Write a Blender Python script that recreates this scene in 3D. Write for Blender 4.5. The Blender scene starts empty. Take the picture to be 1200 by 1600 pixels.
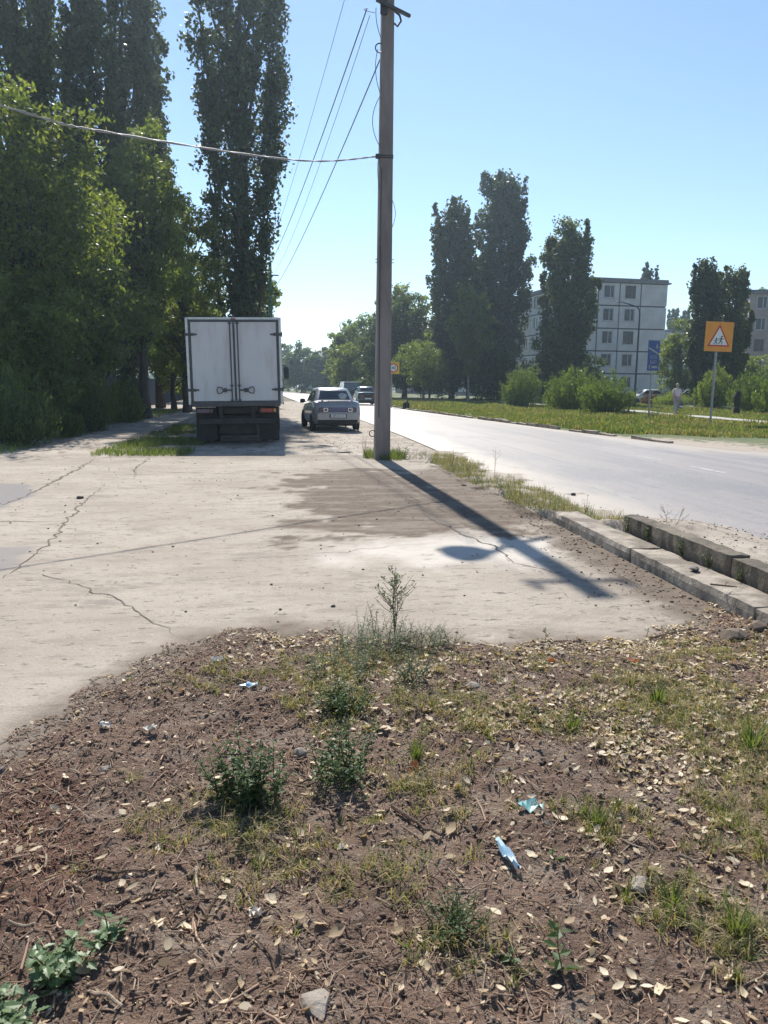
import bpy, bmesh, math, random
import numpy as np
from mathutils import Vector, Matrix, noise
R = math.radians
PI = math.pi
random.seed(7)
rng = np.random.default_rng(7)
scene = bpy.context.scene
col = scene.collection

# ------------------------------------------------------------------ camera, sky, sun, exposure
CAM_Z = 1.55
cam_data = bpy.data.cameras.new('camera')
cam = bpy.data.objects.new('camera', cam_data)
col.objects.link(cam)
cam_data.sensor_fit = 'VERTICAL'
cam_data.sensor_height = 24.0
cam_data.sensor_width = 18.0
cam_data.lens = 18.0
cam_data.clip_start = 0.05
cam_data.clip_end = 6000
cam.matrix_world = (Matrix.Translation((0, 0, CAM_Z)) @ Matrix.Rotation(R(-6.9), 4, 'Z')
                    @ Matrix.Rotation(R(90 - 9.277), 4, 'X') @ Matrix.Rotation(R(0.4), 4, 'Z'))
cam_data.dof.use_dof = True
cam_data.dof.focus_distance = 14
cam_data.dof.aperture_fstop = 7.0
scene.camera = cam

SUN_AZ = R(1.6)       # to the left of the road direction
SUN_EL = R(45)
world = bpy.data.worlds.new('World')
scene.world = world
world.use_nodes = True
wn = world.node_tree
for n in list(wn.nodes):
    wn.nodes.remove(n)
sky = wn.nodes.new('ShaderNodeTexSky')
sky.sky_type = 'NISHITA'
sky.sun_disc = False
sky.sun_elevation = SUN_EL
sky.sun_rotation = -SUN_AZ
sky.altitude = 100
sky.air_density = 1.0
sky.dust_density = 0.05
sky.ozone_density = 2.5
bg = wn.nodes.new('ShaderNodeBackground')
bg.inputs['Strength'].default_value = 0.095
wo = wn.nodes.new('ShaderNodeOutputWorld')
wn.links.new(sky.outputs[0], bg.inputs[0])
wn.links.new(bg.outputs[0], wo.inputs[0])

sd = bpy.data.lights.new('sun', 'SUN')
sd.energy = 4.5
sd.angle = R(0.5)
sd.color = (1.0, 0.95, 0.87)
sun = bpy.data.objects.new('sun', sd)
col.objects.link(sun)
to_sun = Vector((-math.sin(SUN_AZ) * math.cos(SUN_EL), math.cos(SUN_AZ) * math.cos(SUN_EL), math.sin(SUN_EL)))
sun.rotation_euler = to_sun.to_track_quat('Z', 'Y').to_euler()
sun.location = (0, 60, 60)

vs = scene.view_settings
vs.view_transform = 'Standard'
vs.look = 'None'
vs.exposure = 0.74
HAZE = 0.00062
HAZE_G = 0.55
vs.gamma = 1.0
vs.use_curve_mapping = False
scene.render.engine = 'CYCLES'
scene.cycles.use_denoising = True
scene.cycles.max_bounces = 8
scene.cycles.transparent_max_bounces = 8
scene.cycles.sample_clamp_indirect = 6

# ------------------------------------------------------------------ materials
M = {}

def base_mat(name):
    m = bpy.data.materials.new(name)
    m.use_nodes = True
    nt = m.node_tree
    p = nt.nodes['Principled BSDF']
    M[name] = m
    return m, nt, p

def N(nt, typ, **kw):
    n = nt.nodes.new(typ)
    for k, v in kw.items():
        if k in n.inputs:
            n.inputs[k].default_value = v
        else:
            setattr(n, k, v)
    return n

def mixc(nt, fac, a, b, blend='MIX'):
    m = nt.nodes.new('ShaderNodeMix')
    m.data_type = 'RGBA'
    m.blend_type = blend
    for sock, v in ((m.inputs['Factor'], fac), (m.inputs['A'], a), (m.inputs['B'], b)):
        pass
    ins = [m.inputs[0], m.inputs[6], m.inputs[7]]
    for sock, v in zip(ins, (fac, a, b)):
        if hasattr(v, 'node'):
            nt.links.new(v, sock)
        elif isinstance(v, (int, float)):
            sock.default_value = v
        else:
            sock.default_value = (*v, 1) if len(v) == 3 else v
    return m.outputs[2]

def ramp(nt, fac, lo, hi):
    r = nt.nodes.new('ShaderNodeMapRange')
    r.interpolation_type = 'SMOOTHSTEP'
    nt.links.new(fac, r.inputs[0])
    r.inputs[1].default_value = lo
    r.inputs[2].default_value = hi
    return r.outputs[0]

def noise_tex(nt, scale, detail=4, rough=0.55, stretch=None, coord='Object'):
    tc = nt.nodes.new('ShaderNodeTexCoord')
    src = tc.outputs[coord]
    if stretch:
        mp = nt.nodes.new('ShaderNodeMapping')
        mp.inputs['Scale'].default_value = stretch
        nt.links.new(src, mp.inputs[0])
        src = mp.outputs[0]
    t = nt.nodes.new('ShaderNodeTexNoise')
    t.inputs['Scale'].default_value = scale
    t.inputs['Detail'].default_value = detail
    t.inputs['Roughness'].default_value = rough
    nt.links.new(src, t.inputs['Vector'])
    return t.outputs[0]

def bump(nt, p, h, strength=0.4, dist=0.02):
    b = nt.nodes.new('ShaderNodeBump')
    b.inputs['Strength'].default_value = strength
    b.inputs['Distance'].default_value = dist
    nt.links.new(h, b.inputs['Height'])
    nt.links.new(b.outputs[0], p.inputs['Normal'])

def mat(name, c1, c2=None, rough=0.7, scale=4.0, metal=0.0, spec=0.5, bmp=0.0, bscale=None, stretch=None, detail=5, coat=0.0, lo=.35, hi=.65):
    m, nt, p = base_mat(name)
    p.inputs['Roughness'].default_value = rough
    p.inputs['Metallic'].default_value = metal
    p.inputs['Specular IOR Level'].default_value = spec
    p.inputs['Coat Weight'].default_value = coat
    if c2 is None:
        c2 = tuple(x * 0.8 for x in c1)
    n = noise_tex(nt, scale, detail, 0.6, stretch)
    c = mixc(nt, ramp(nt, n, lo, hi), c1, c2)
    nt.links.new(c, p.inputs['Base Color'])
    if bmp:
        h = noise_tex(nt, bscale or scale * 4, 6, 0.65, stretch)
        bump(nt, p, h, bmp, 0.02)
    return m

def leaf_mat(name, c1, c2, trans=0.45, rough=0.5, spec=0.4):
    m, nt, p = base_mat(name)
    geo = nt.nodes.new('ShaderNodeNewGeometry')
    c = mixc(nt, geo.outputs['Random Per Island'], c1, c2)
    nt.links.new(c, p.inputs['Base Color'])
    p.inputs['Roughness'].default_value = rough
    p.inputs['Specular IOR Level'].default_value = spec
    tr = nt.nodes.new('ShaderNodeBsdfTranslucent')
    c3 = mixc(nt, geo.outputs['Random Per Island'], (c1[0] * 1.9, c1[1] * 1.75, c1[2] * 0.8), (c2[0] * 1.9, c2[1] * 1.75, c2[2] * .8))
    nt.links.new(c3, tr.inputs[0])
    mx = nt.nodes.new('ShaderNodeMixShader')
    mx.inputs[0].default_value = trans
    out = nt.nodes['Material Output']
    nt.links.new(p.outputs[0], mx.inputs[1])
    nt.links.new(tr.outputs[0], mx.inputs[2])
    nt.links.new(mx.outputs[0], out.inputs[0])
    return m

leaf_mat('poplar_leaf', (.045, .070, .024), (.105, .135, .042), .40)
leaf_mat('poplar_leaf_dark', (.036, .058, .024), (.075, .102, .040), .30)
leaf_mat('broad_leaf', (.066, .105, .028), (.150, .185, .048), .54)
leaf_mat('light_leaf', (.075, .120, .032), (.145, .19, .055), .52)
leaf_mat('bush_leaf', (.070, .120, .028), (.115, .165, .045), .42)
leaf_mat('far_leaf', (.042, .072, .026), (.080, .115, .040), .38)
leaf_mat('grass_blade', (.075, .125, .032), (.13, .165, .055), .42, .6)
leaf_mat('dry_grass_blade', (.17, .155, .06), (.38, .31, .16), .3, .7)
leaf_mat('weed_leaf', (.050, .095, .030), (.085, .13, .045), .3, .55)
leaf_mat('sage_leaf', (.10, .15, .095), (.16, .20, .13), .3, .6)
leaf_mat('thistle_leaf', (.095, .155, .068), (.15, .215, .10), .28, .45)
leaf_mat('dead_leaf', (.20, .13, .075), (.46, .35, .21), .15, .7)
leaf_mat('pale_dead_leaf', (.40, .31, .19), (.70, .60, .44), .15, .65)
leaf_mat('red_dead_leaf', (.26, .09, .045), (.36, .13, .06), .15, .65)
leaf_mat('wood_chip', (.13, .075, .050), (.47, .32, .22), .0, .8)
leaf_mat('red_chip', (.20, .085, .06), (.42, .23, .16), .0, .8)
leaf_mat('pebble', (.13, .098, .072), (.26, .205, .16), .0, .9, .2)
leaf_mat('clod', (.12, .083, .062), (.25, .178, .135), .0, .95, .15)
mat('bark', (.075, .064, .053), (.04, .034, .028), .9, 6, bmp=.6, bscale=20, stretch=(1, 1, .25))
mat('pale_bark', (.35, .33, .29), (.16, .14, .12), .85, 8, bmp=.3, stretch=(1, 1, .5))
mat('stem', (.10, .10, .045), (.13, .08, .04), .8, 30)
mat('dry_stem', (.20, .15, .10), (.13, .09, .06), .85, 30)
mat('twig_brown', (.15, .095, .06), (.09, .055, .035), .85, 40, bmp=.5, bscale=90)
mat('twig_pale', (.40, .31, .22), (.27, .19, .13), .8, 40, bmp=.4, bscale=90)
mat('stone', (.31, .265, .22), (.19, .16, .13), .85, 9, bmp=.6, bscale=30)
mat('dark_stone', (.13, .115, .105), (.07, .06, .055), .85, 12, bmp=.5)
leaf_mat('bed_red_leaf', (.085, .045, .028), (.13, .075, .038), .25, .6)
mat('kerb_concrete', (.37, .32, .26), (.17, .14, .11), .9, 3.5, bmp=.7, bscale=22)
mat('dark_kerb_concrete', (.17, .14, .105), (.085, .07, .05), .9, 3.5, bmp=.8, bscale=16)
mat('pole_concrete', (.25, .222, .21), (.165, .142, .132), .9, 2.2, bmp=.35, bscale=40, stretch=(1, 1, .25))
mat('dark_steel', (.035, .037, .04), (.055, .05, .048), .55, 6, metal=.4)
mat('galvanised', (.36, .37, .38), (.27, .28, .29), .5, 5, metal=.6)
mat('rust_steel', (.16, .09, .06), (.07, .05, .045), .75, 10, metal=.3)
mat('cable_black', (.03, .03, .032), (.045, .045, .045), .6)
mat('cable_grey', (.33, .33, .34), (.24, .24, .25), .55, 20)
mat('porcelain', (.75, .73, .68), (.6, .58, .54), .25, 6)
mat('truck_white', (.58, .58, .59), (.47, .46, .445), .45, 1.6, spec=.45, stretch=(2.2, 2.2, .5), lo=.42, hi=.72)
mat('truck_trim', (.045, .047, .052), (.07, .07, .072), .5, 5)
mat('truck_alu', (.55, .56, .56), (.45, .46, .46), .4, 6, metal=.7)
mat('chassis', (.018, .018, .02), (.035, .032, .03), .7, 6)
mat('rubber', (.018, .018, .019), (.030, .028, .026), .85, 12)
mat('red_lamp', (.30, .03, .02), (.24, .025, .02), .25, 8, coat=.4)
mat('amber_lamp', (.7, .30, .06), (.6, .24, .05), .3, 8)
mat('dirty_plate', (.52, .52, .50), (.26, .25, .23), .5, 12)
mat('glass_dark', (.02, .024, .028), (.028, .032, .036), .06, 3, spec=.8, coat=.5)
mat('car_silver', (.33, .335, .345), (.285, .29, .30), .34, 2, metal=.30, coat=.7)
mat('car_green', (.035, .075, .065), (.03, .06, .055), .3, 2, metal=.3, coat=.8)
mat('car_dark', (.02, .022, .028), (.03, .032, .036), .3, 2, coat=.8)
mat('car_white', (.78, .78, .77), (.72, .72, .71), .3, 2, coat=.7)
mat('tail_panel', (.045, .05, .15), (.06, .06, .17), .2, 3, coat=.8)
mat('chrome', (.75, .76, .78), (.65, .66, .68), .18, 4, metal=.9)
mat('lens_dark', (.09, .04, .07), (.06, .04, .10), .15, 6, coat=.8)
mat('plate_white', (.80, .80, .79), (.74, .74, .73), .4, 8)
mat('ink', (.012, .012, .014), (.02, .02, .02), .6)
mat('sign_orange', (.86, .33, .030), (.80, .29, .03), .45, 3)
mat('sign_yellow', (.85, .50, .05), (.80, .45, .05), .45, 3)
mat('sign_white', (.80, .79, .76), (.76, .75, .72), .45, 3)
mat('sign_red', (.62, .03, .035), (.55, .03, .03), .45, 3)
mat('sign_blue', (.016, .060, .26), (.018, .05, .22), .45, 3)
mat('fence_blue', (.020, .048, .095), (.018, .04, .075), .5, 2)
mat('panel_wall', (.60, .585, .575), (.50, .485, .475), .85, .6, bmp=.15, bscale=14)
mat('panel_wall_blue', (.46, .50, .53), (.38, .42, .46), .85, .6, bmp=.15, bscale=14)
mat('brick_wall_far', (.40, .33, .295), (.33, .27, .24), .9, 1.0, bmp=.2, bscale=18)
mat('grey_wall', (.34, .33, .33), (.28, .27, .28), .9, .8)
mat('mastic', (.10, .098, .10), (.07, .07, .072), .9, 3)
mat('plinth', (.22, .20, .19), (.16, .15, .14), .9, 3)
mat('roofing', (.20, .195, .19), (.15, .145, .14), .8, 2)
mat('window_frame', (.66, .66, .65), (.55, .55, .54), .5, 5)
mat('window_frame_brown', (.20, .14, .10), (.15, .11, .08), .6, 5)
mat('window_glass', (.022, .027, .034), (.045, .05, .058), .18, .7, spec=.35)
mat('curtain', (.42, .41, .38), (.32, .31, .29), .9, 3)
mat('skin', (.50, .31, .23), (.44, .27, .20), .55, 8)
mat('hair', (.42, .34, .26), (.30, .24, .18), .6, 30)
mat('pale_top', (.70, .58, .60), (.60, .49, .53), .85, 9)
mat('grey_trousers', (.33, .31, .32), (.27, .255, .27), .85, 9)
mat('shoe', (.06, .055, .055), (.09, .08, .08), .6, 9)
mat('bag_dark', (.035, .035, .04), (.05, .05, .055), .6, 9)
mat('bag_white', (.75, .75, .75), (.66, .66, .66), .5, 9)
mat('stump', (.045, .036, .03), (.02, .017, .015), .9, 6, bmp=.6)
mat('blue_film', (.25, .43, .56), (.45, .58, .66), .3, 14)
mat('teal_film', (.14, .36, .35), (.45, .58, .54), .3, 14)
mat('paper', (.60, .55, .48), (.42, .37, .31), .8, 25)
mat('bed_leaf_yellow', (.30, .26, .06), (.2, .2, .05), .7, 6)
mat('lane_paint', (.42, .405, .39), (.30, .285, .275), .7, 9, lo=.42, hi=.6)
mat('crack_soil', (.16, .13, .10), (.085, .068, .052), .95, 20, bmp=.4)
mat('lamp_housing', (.30, .31, .32), (.24, .25, .26), .5, 5)
mat('green_paint', (.05, .17, .10), (.04, .13, .08), .6, 5)
mat('path_concrete', (.42, .40, .36), (.33, .31, .275), .9, 2.5, bmp=.4, bscale=25)

# ------------------------------------------------------------------ numpy noise
_lat = rng.random((256, 256)).astype(np.float64)
def vnoise(x, y):
    xi = np.floor(x).astype(int); yi = np.floor(y).astype(int)
    fx = x - xi; fy = y - yi
    fx = fx * fx * (3 - 2 * fx); fy = fy * fy * (3 - 2 * fy)
    a = _lat[xi & 255, yi & 255]; b = _lat[(xi + 1) & 255, yi & 255]
    c = _lat[xi & 255, (yi + 1) & 255]; d = _lat[(xi + 1) & 255, (yi + 1) & 255]
    return (a * (1 - fx) + b * fx) * (1 - fy) + (c * (1 - fx) + d * fx) * fy
def fbm(x, y, s, o=4, g=.5):
    t = 0; a = 1; w = 0
    x = np.asarray(x, float); y = np.asarray(y, float)
    for i in range(o):
        t = t + a * vnoise(x * s + 17.3 * i, y * s + 9.1 * i); w += a; a *= g; s *= 2.03
    return t / w
def sstep(a, b, x):
    t = np.clip((np.asarray(x, float) - a) / (b - a), 0, 1)
    return t * t * (3 - 2 * t)
def seg_dist(x, y, pts):
    d = np.full(np.shape(x), 1e9)
    for (ax, ay), (bx, by) in zip(pts[:-1], pts[1:]):
        vx, vy = bx - ax, by - ay
        t = np.clip(((x - ax) * vx + (y - ay) * vy) / (vx * vx + vy * vy + 1e-12), 0, 1)
        d = np.minimum(d, np.hypot(x - ax - t * vx, y - ay - t * vy))
    return d
def in_poly(x, y, pts):
    c = np.zeros(np.shape(x), bool)
    n = len(pts)
    for i in range(n):
        ax, ay = pts[i]; bx, by = pts[(i + 1) % n]
        if ay == by: continue
        cond = ((ay > y) != (by > y)) & (x < (bx - ax) * (y - ay) / (by - ay) + ax)
        c ^= cond
    return c
def sdist(x, y, pts):
    """signed distance, positive inside"""
    d = seg_dist(x, y, list(pts) + [pts[0]])
    return np.where(in_poly(x, y, pts), d, -d)

# ------------------------------------------------------------------ object helpers
def link(name, me, parent=None, loc=None, rot=None):
    o = bpy.data.objects.new(name, me)
    col.objects.link(o)
    if parent is not None: o.parent = parent
    if loc is not None: o.location = loc
    if rot is not None: o.rotation_euler = rot
    return o
def tag(o, label=None, cat=None, group=None, kind=None):
    if label: o['label'] = label
    if cat: o['category'] = cat
    if group: o['group'] = group
    if kind: o['kind'] = kind
    return o
def thing(name, label, cat, loc=(0, 0, 0), rz=0, group=None):
    o = bpy.data.objects.new(name, None)
    col.objects.link(o)
    o.empty_display_size = .2
    o.location = loc; o.rotation_euler = (0, 0, rz)
    return tag(o, label, cat, group)
def copy_tree(o, parent=None):
    c = o.copy(); col.objects.link(c)
    if parent is not None: c.parent = parent
    for ch in list(o.children): copy_tree(ch, c)
    return c
def npmesh(name, V, F, mats, mi=None, smooth=False):
    V = np.asarray(V, np.float32); F = np.asarray(F, np.int32)
    me = bpy.data.meshes.new(name)
    me.vertices.add(len(V)); me.vertices.foreach_set('co', V.ravel())
    k = F.shape[1]
    me.loops.add(F.size); me.loops.foreach_set('vertex_index', F.ravel())
    me.polygons.add(len(F))
    me.polygons.foreach_set('loop_start', np.arange(0, F.size, k, dtype=np.int32))
    me.polygons.foreach_set('loop_total', np.full(len(F), k, np.int32))
    for m in (mats if isinstance(mats, (list, tuple)) else [mats]):
        me.materials.append(M[m] if isinstance(m, str) else m)
    if mi is not None: me.polygons.foreach_set('material_index', np.asarray(mi, np.int32))
    if smooth: me.polygons.foreach_set('use_smooth', np.ones(len(F), bool))
    me.update(calc_edges=True)
    return me

class MB:
    def __init__(s): s.v = []; s.f = []; s.m = []; s.cur = 0
    def add(s, v, f, mtx=None):
        b = len(s.v)
        s.v += [tuple(mtx @ Vector(p)) for p in v] if mtx is not None else [tuple(p) for p in v]
        s.f += [tuple(i + b for i in q) for q in f]
        s.m += [s.cur] * len(f)
        return s
    def box(s, x0, x1, y0, y1, z0, z1, mtx=None):
        v = [(x0, y0, z0), (x1, y0, z0), (x1, y1, z0), (x0, y1, z0), (x0, y0, z1), (x1, y0, z1), (x1, y1, z1), (x0, y1, z1)]
        return s.add(v, [(0, 3, 2, 1), (4, 5, 6, 7), (0, 1, 5, 4), (1, 2, 6, 5), (2, 3, 7, 6), (3, 0, 4, 7)], mtx)
    def cbox(s, x0, x1, y0, y1, z0, z1, c=.01, mtx=None):
        pts = []
        for X, sx in ((x0, 1), (x1, -1)):
            for Y, sy in ((y0, 1), (y1, -1)):
                for Z, sz in ((z0, 1), (z1, -1)):
                    pts += [(X, Y + sy * c, Z + sz * c), (X + sx * c, Y, Z + sz * c), (X + sx * c, Y + sy * c, Z)]
        return s.hull(pts, mtx)
    def hull(s, pts, mtx=None):
        bm = bmesh.new()
        vs_ = [bm.verts.new(p) for p in pts]
        r = bmesh.ops.convex_hull(bm, input=vs_)
        bmesh.ops.delete(bm, geom=[v for v in bm.verts if not v.link_faces], context='VERTS')
        bmesh.ops.dissolve_limit(bm, angle_limit=.01, verts=bm.verts, edges=bm.edges)
        bm.verts.index_update()
        v = [x.co[:] for x in bm.verts]; f = [[q.index for q in p.verts] for p in bm.faces]
        bm.free()
        return s.add(v, f, mtx)
    def tube(s, pts, rad, n=8, cap=True):
        pts = [Vector(p) for p in pts]
        if not hasattr(rad, '__len__'): rad = [rad] * len(pts)
        v = []; f = []
        prev = None
        for i, p in enumerate(pts):
            d = (pts[min(i + 1, len(pts) - 1)] - pts[max(i - 1, 0)]).normalized()
            if prev is None:
                a = d.orthogonal().normalized()
            else:
                a = (prev - d * prev.dot(d))
                a = a.normalized() if a.length > 1e-6 else d.orthogonal().normalized()
            prev = a
            b = d.cross(a)
            for k in range(n):
                t = 2 * PI * k / n
                v.append(p + (a * math.cos(t) + b * math.sin(t)) * rad[i])
        for i in range(len(pts) - 1):
            for k in range(n):
                f.append((i * n + k, i * n + (k + 1) % n, (i + 1) * n + (k + 1) % n, (i + 1) * n + k))
        if cap:
            f.append(tuple(reversed(range(n)))); f.append(tuple(range((len(pts) - 1) * n, len(pts) * n)))
        return s.add(v, f)
    def lathe(s, prof, n=16, mtx=None):
        v = []; f = []
        for (r, z) in prof:
            for k in range(n):
                t = 2 * PI * k / n
                v.append((r * math.cos(t), r * math.sin(t), z))
        for i in range(len(prof) - 1):
            for k in range(n):
                f.append((i * n + k, i * n + (k + 1) % n, (i + 1) * n + (k + 1) % n, (i + 1) * n + k))
        f.append(tuple(reversed(range(n)))); f.append(tuple(range((len(prof) - 1) * n, len(prof) * n)))
        return s.add(v, f, mtx)
    def loft(s, secs, cap=True, closed=True, mtx=None):
        n = len(secs[0]); v = [p for sec in secs for p in sec]; f = []
        for i in range(len(secs) - 1):
            for k in range(n if closed else n - 1):
                f.append((i * n + k, i * n + (k + 1) % n, (i + 1) * n + (k + 1) % n, (i + 1) * n + k))
        if cap:
            f.append(tuple(reversed(range(n)))); f.append(tuple(range((len(secs) - 1) * n, len(secs) * n)))
        return s.add(v, f, mtx)
    def prism(s, poly, y0, y1, mtx=None):
        n = len(poly)
        v = [(x, y0, z) for x, z in poly] + [(x, y1, z) for x, z in poly]
        f = [tuple(range(n)), tuple(reversed(range(n, 2 * n)))] + [(i, i + n, (i + 1) % n + n, (i + 1) % n) for i in range(n)]
        return s.add(v, f, mtx)
    def mesh(s, name, mats, smooth=False, fix=True):
        me = bpy.data.meshes.new(name)
        me.from_pydata(s.v, [], s.f)
        for m in (mats if isinstance(mats, (list, tuple)) else [mats]): me.materials.append(M[m])
        if any(s.m): me.polygons.foreach_set('material_index', s.m)
        if fix:
            bm = bmesh.new(); bm.from_mesh(me); bmesh.ops.recalc_face_normals(bm, faces=bm.faces); bm.to_mesh(me); bm.free()
        if smooth:
            me.polygons.foreach_set('use_smooth', [True] * len(me.polygons))
            try: me.set_sharp_from_angle(angle=R(40))
            except Exception: pass
        me.update()
        return me
    def build(s, name, mats, parent=None, smooth=False, loc=None, rot=None):
        return link(name, s.mesh(name, mats, smooth), parent, loc, rot)

def text(name, body, size, m, parent, loc, rot=(R(90), 0, 0), sx=1.0, ext=.002):
    cu = bpy.data.curves.new(name, 'FONT')
    cu.body = body; cu.size = size; cu.extrude = ext
    cu.align_x = 'CENTER'; cu.align_y = 'CENTER'
    tmp = bpy.data.objects.new('t', cu); col.objects.link(tmp)
    dg = bpy.context.evaluated_depsgraph_get()
    me = bpy.data.meshes.new_from_object(tmp.evaluated_get(dg))
    bpy.data.objects.remove(tmp); 
    me.materials.clear(); me.materials.append(M[m])
    o = link(name, me, parent, loc, rot); o.scale = (sx, 1, 1)
    return o
# ------------------------------------------------------------------ ground masks
DIRT = [(-1.25, 3.05), (-1.14, 3.38), (-.93, 3.96), (-.62, 4.62), (-.24, 4.80), (.25, 4.69), (.63, 4.55), (1.16, 4.38), (2.12, 4.32),
        (2.56, 4.53), (3.02, 4.95), (3.10, 5.3), (3.32, 5.3), (3.32, 4.4), (4.5, 3.0), (7, 2), (7, -3), (-7, -3), (-7, .8), (-3, 2.05), (-1.7, 2.45)]
def dirt_z(x, y):
    x = np.asarray(x, float); y = np.asarray(y, float)
    s = sdist(x, y, DIRT) + (fbm(x, y, 4.5, 4) - .5) * .22
    z = -.05 + sstep(-.10, .14, s) * .065 + sstep(0, 1.2, s) * .02
    ins = sstep(-.05, .25, s)
    z = z + ins * ((fbm(x, y, 1.3, 3) - .5) * .07 + (fbm(x + 5, y, 7, 3) - .5) * .05 + (np.abs(fbm(x, y + 3, 18, 2) - .5)) * .035 + (fbm(x + 3, y, 38, 2, .6) - .5) * .022)
    return z
BROWN = [(.27, 13.77), (1.72, 14.22), (2.65, 11.82), (3.24, 9.26), (3.08, 8.57), (2.1, 8.14), (1.21, 7.86), (.35, 8.05), (-.06, 10.62)]
LIME = [(.27, 7.51), (1.64, 7.9), (2.74, 7.81), (2.83, 7.29), (2.21, 6.35), (1.3, 6.35), (.35, 6.75)]
def slab_z(x, y):
    return (fbm(x, y, .8, 3) - .5) * .016

def grid(x0, x1, y0, y1, step):
    nx = int(round((x1 - x0) / step)) + 1; ny = int(round((y1 - y0) / step)) + 1
    X, Y = np.meshgrid(np.linspace(x0, x1, nx), np.linspace(y0, y1, ny))
    i = np.arange(nx * ny).reshape(ny, nx)
    F = np.stack([i[:-1, :-1].ravel(), i[:-1, 1:].ravel(), i[1:, 1:].ravel(), i[1:, :-1].ravel()], 1)
    return X.ravel(), Y.ravel(), F
def attr(me, name, vals):
    a = me.attributes.new(name, 'FLOAT', 'POINT')
    a.data.foreach_set('value', np.asarray(vals, np.float32))
def attr_node(nt, name):
    a = nt.nodes.new('ShaderNodeAttribute'); a.attribute_name = name
    return a.outputs['Fac']

# --- terrain: one big sheet, dusty soil near the road, green further off
m, nt, p = base_mat('terrain_soil')
p.inputs['Roughness'].default_value = .95
n1 = noise_tex(nt, .35, 6, .6); n2 = noise_tex(nt, 6, 5, .65)
c = mixc(nt, ramp(nt, n1, .38, .62), (.10, .105, .045), (.16, .135, .075))
c = mixc(nt, ramp(nt, n2, .3, .7), c, (.12, .10, .06))
nt.links.new(c, p.inputs['Base Color']); bump(nt, p, n2, .5, .05)
me = npmesh('terrain', [(-1500, -400, -.06), (1500, -400, -.06), (1500, 2500, -.06), (-1500, 2500, -.06)], [(0, 1, 2, 3)], 'terrain_soil')
tag(link('terrain', me), kind='structure')

# --- dusty parking strip beyond the slab, both sides of the truck and along the road
m, nt, p = base_mat('dusty_soil')
p.inputs['Roughness'].default_value = .95
n1 = noise_tex(nt, .9, 6, .6); n2 = noise_tex(nt, 14, 6, .7, (1, .6, 1)); n3 = noise_tex(nt, 3.2, 5, .6, (1, .45, 1))
c = mixc(nt, ramp(nt, n1, .36, .64), (.42, .365, .30), (.30, .25, .20))
c = mixc(nt, ramp(nt, n3, .50, .68), c, (.215, .175, .135))
c = mixc(nt, ramp(nt, n2, .56, .70), c, (.16, .13, .10))
nt.links.new(c, p.inputs['Base Color']); bump(nt, p, n2, .8, .04)
X, Y, F = grid(-12.5, 3.9, 15.5, 80, .22)
xr = np.interp(Y, [15, 25, 37, 60, 80], [3.75, 3.7, 3.5, 2.3, 1.0])
X2 = np.where(X > -4, -4 + (X + 4) * (xr + 4) / 7.9, X)
Z = -.022 + (fbm(X2, Y, .9, 4) - .5) * .06 * sstep(3.7, 2.6, X2) * sstep(16.2, 18.5, Y) + .024 * sstep(-.6, 0, X2 - xr)
tag(link('dusty_strip', npmesh('dusty_strip', np.stack([X2, Y, Z], 1), F, 'dusty_soil', smooth=True)), kind='structure')

# --- concrete slab with soil stains and a pale lime patch
m, nt, p = base_mat('slab_concrete')
n1 = noise_tex(nt, .55, 7, .62); n2 = noise_tex(nt, 9, 7, .7); n3 = noise_tex(nt, 60, 4, .7); n4 = noise_tex(nt, 2.6, 6, .65, (.6, 1.6, 1))
n5 = noise_tex(nt, 5.5, 6, .7, (.35, 2.2, 1))
c = mixc(nt, ramp(nt, n1, .34, .68), (.405, .352, .290), (.315, .268, .217))
c = mixc(nt, ramp(nt, n4, .48, .70), c, (.285, .243, .198))
c = mixc(nt, ramp(nt, n2, .55, .70), c, (.25, .212, .172))
c = mixc(nt, ramp(nt, n3, .56, .68), c, (.22, .19, .16))
n6 = noise_tex(nt, 28, 5, .75, (.5, 1.4, 1)); c = mixc(nt, ramp(nt, n6, .60, .68), c, (.50, .45, .39))
n7 = noise_tex(nt, 11, 6, .75, (.5, 1.4, 1)); c = mixc(nt, ramp(nt, n7, .575, .63), c, (.155, .132, .108))
n8 = noise_tex(nt, 1.7, 7, .75, (.5, 1.3, 1)); c = mixc(nt, ramp(nt, n8, .55, .66), c, (.255, .22, .185))
c = mixc(nt, ramp(nt, n5, .62, .70), c, (.24, .20, .16))
lime = attr_node(nt, 'lime'); soil = attr_node(nt, 'soil'); asp = attr_node(nt, 'asphalt')
c = mixc(nt, lime, c, (.62, .575, .51))
c = mixc(nt, asp, c, (.235, .215, .205))
sc = mixc(nt, ramp(nt, n2, .35, .65), (.155, .118, .088), (.105, .079, .058))
c = mixc(nt, soil, c, sc)
nt.links.new(c, p.inputs['Base Color'])
p.inputs['Roughness'].default_value = .93
p.inputs['Specular IOR Level'].default_value = .25
mm = nt.nodes.new('ShaderNodeMath'); mm.operation = 'ADD'
nt.links.new(n2, mm.inputs[0]); nt.links.new(n3, mm.inputs[1])
bump(nt, p, mm.outputs[0], .55, .012)
X, Y, F = grid(-13, 3.02, -4, 18.0, .06)
Yedge = 17.6 + (fbm(X, X * 0, 1.2, 3) - .5) * .8
ys = np.where(Y > 12, 12 + (Y - 12) * (Yedge - 12) / 6.0, Y)
Y = ys
Z = slab_z(X, Y)
me = npmesh('concrete_slab', np.stack([X, Y, Z], 1), F, 'slab_concrete', smooth=True)
s = sdist(X, Y, BROWN)
fb = fbm(X, Y, 2.2, 5, .62)
soil = sstep(.0, .40, s / 1.1 + (fb - .5) * 2.6 + .32) * (s > -1.6)
st = fbm(X * .5, Y * 2.0, 3.0, 5, .65)
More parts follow.
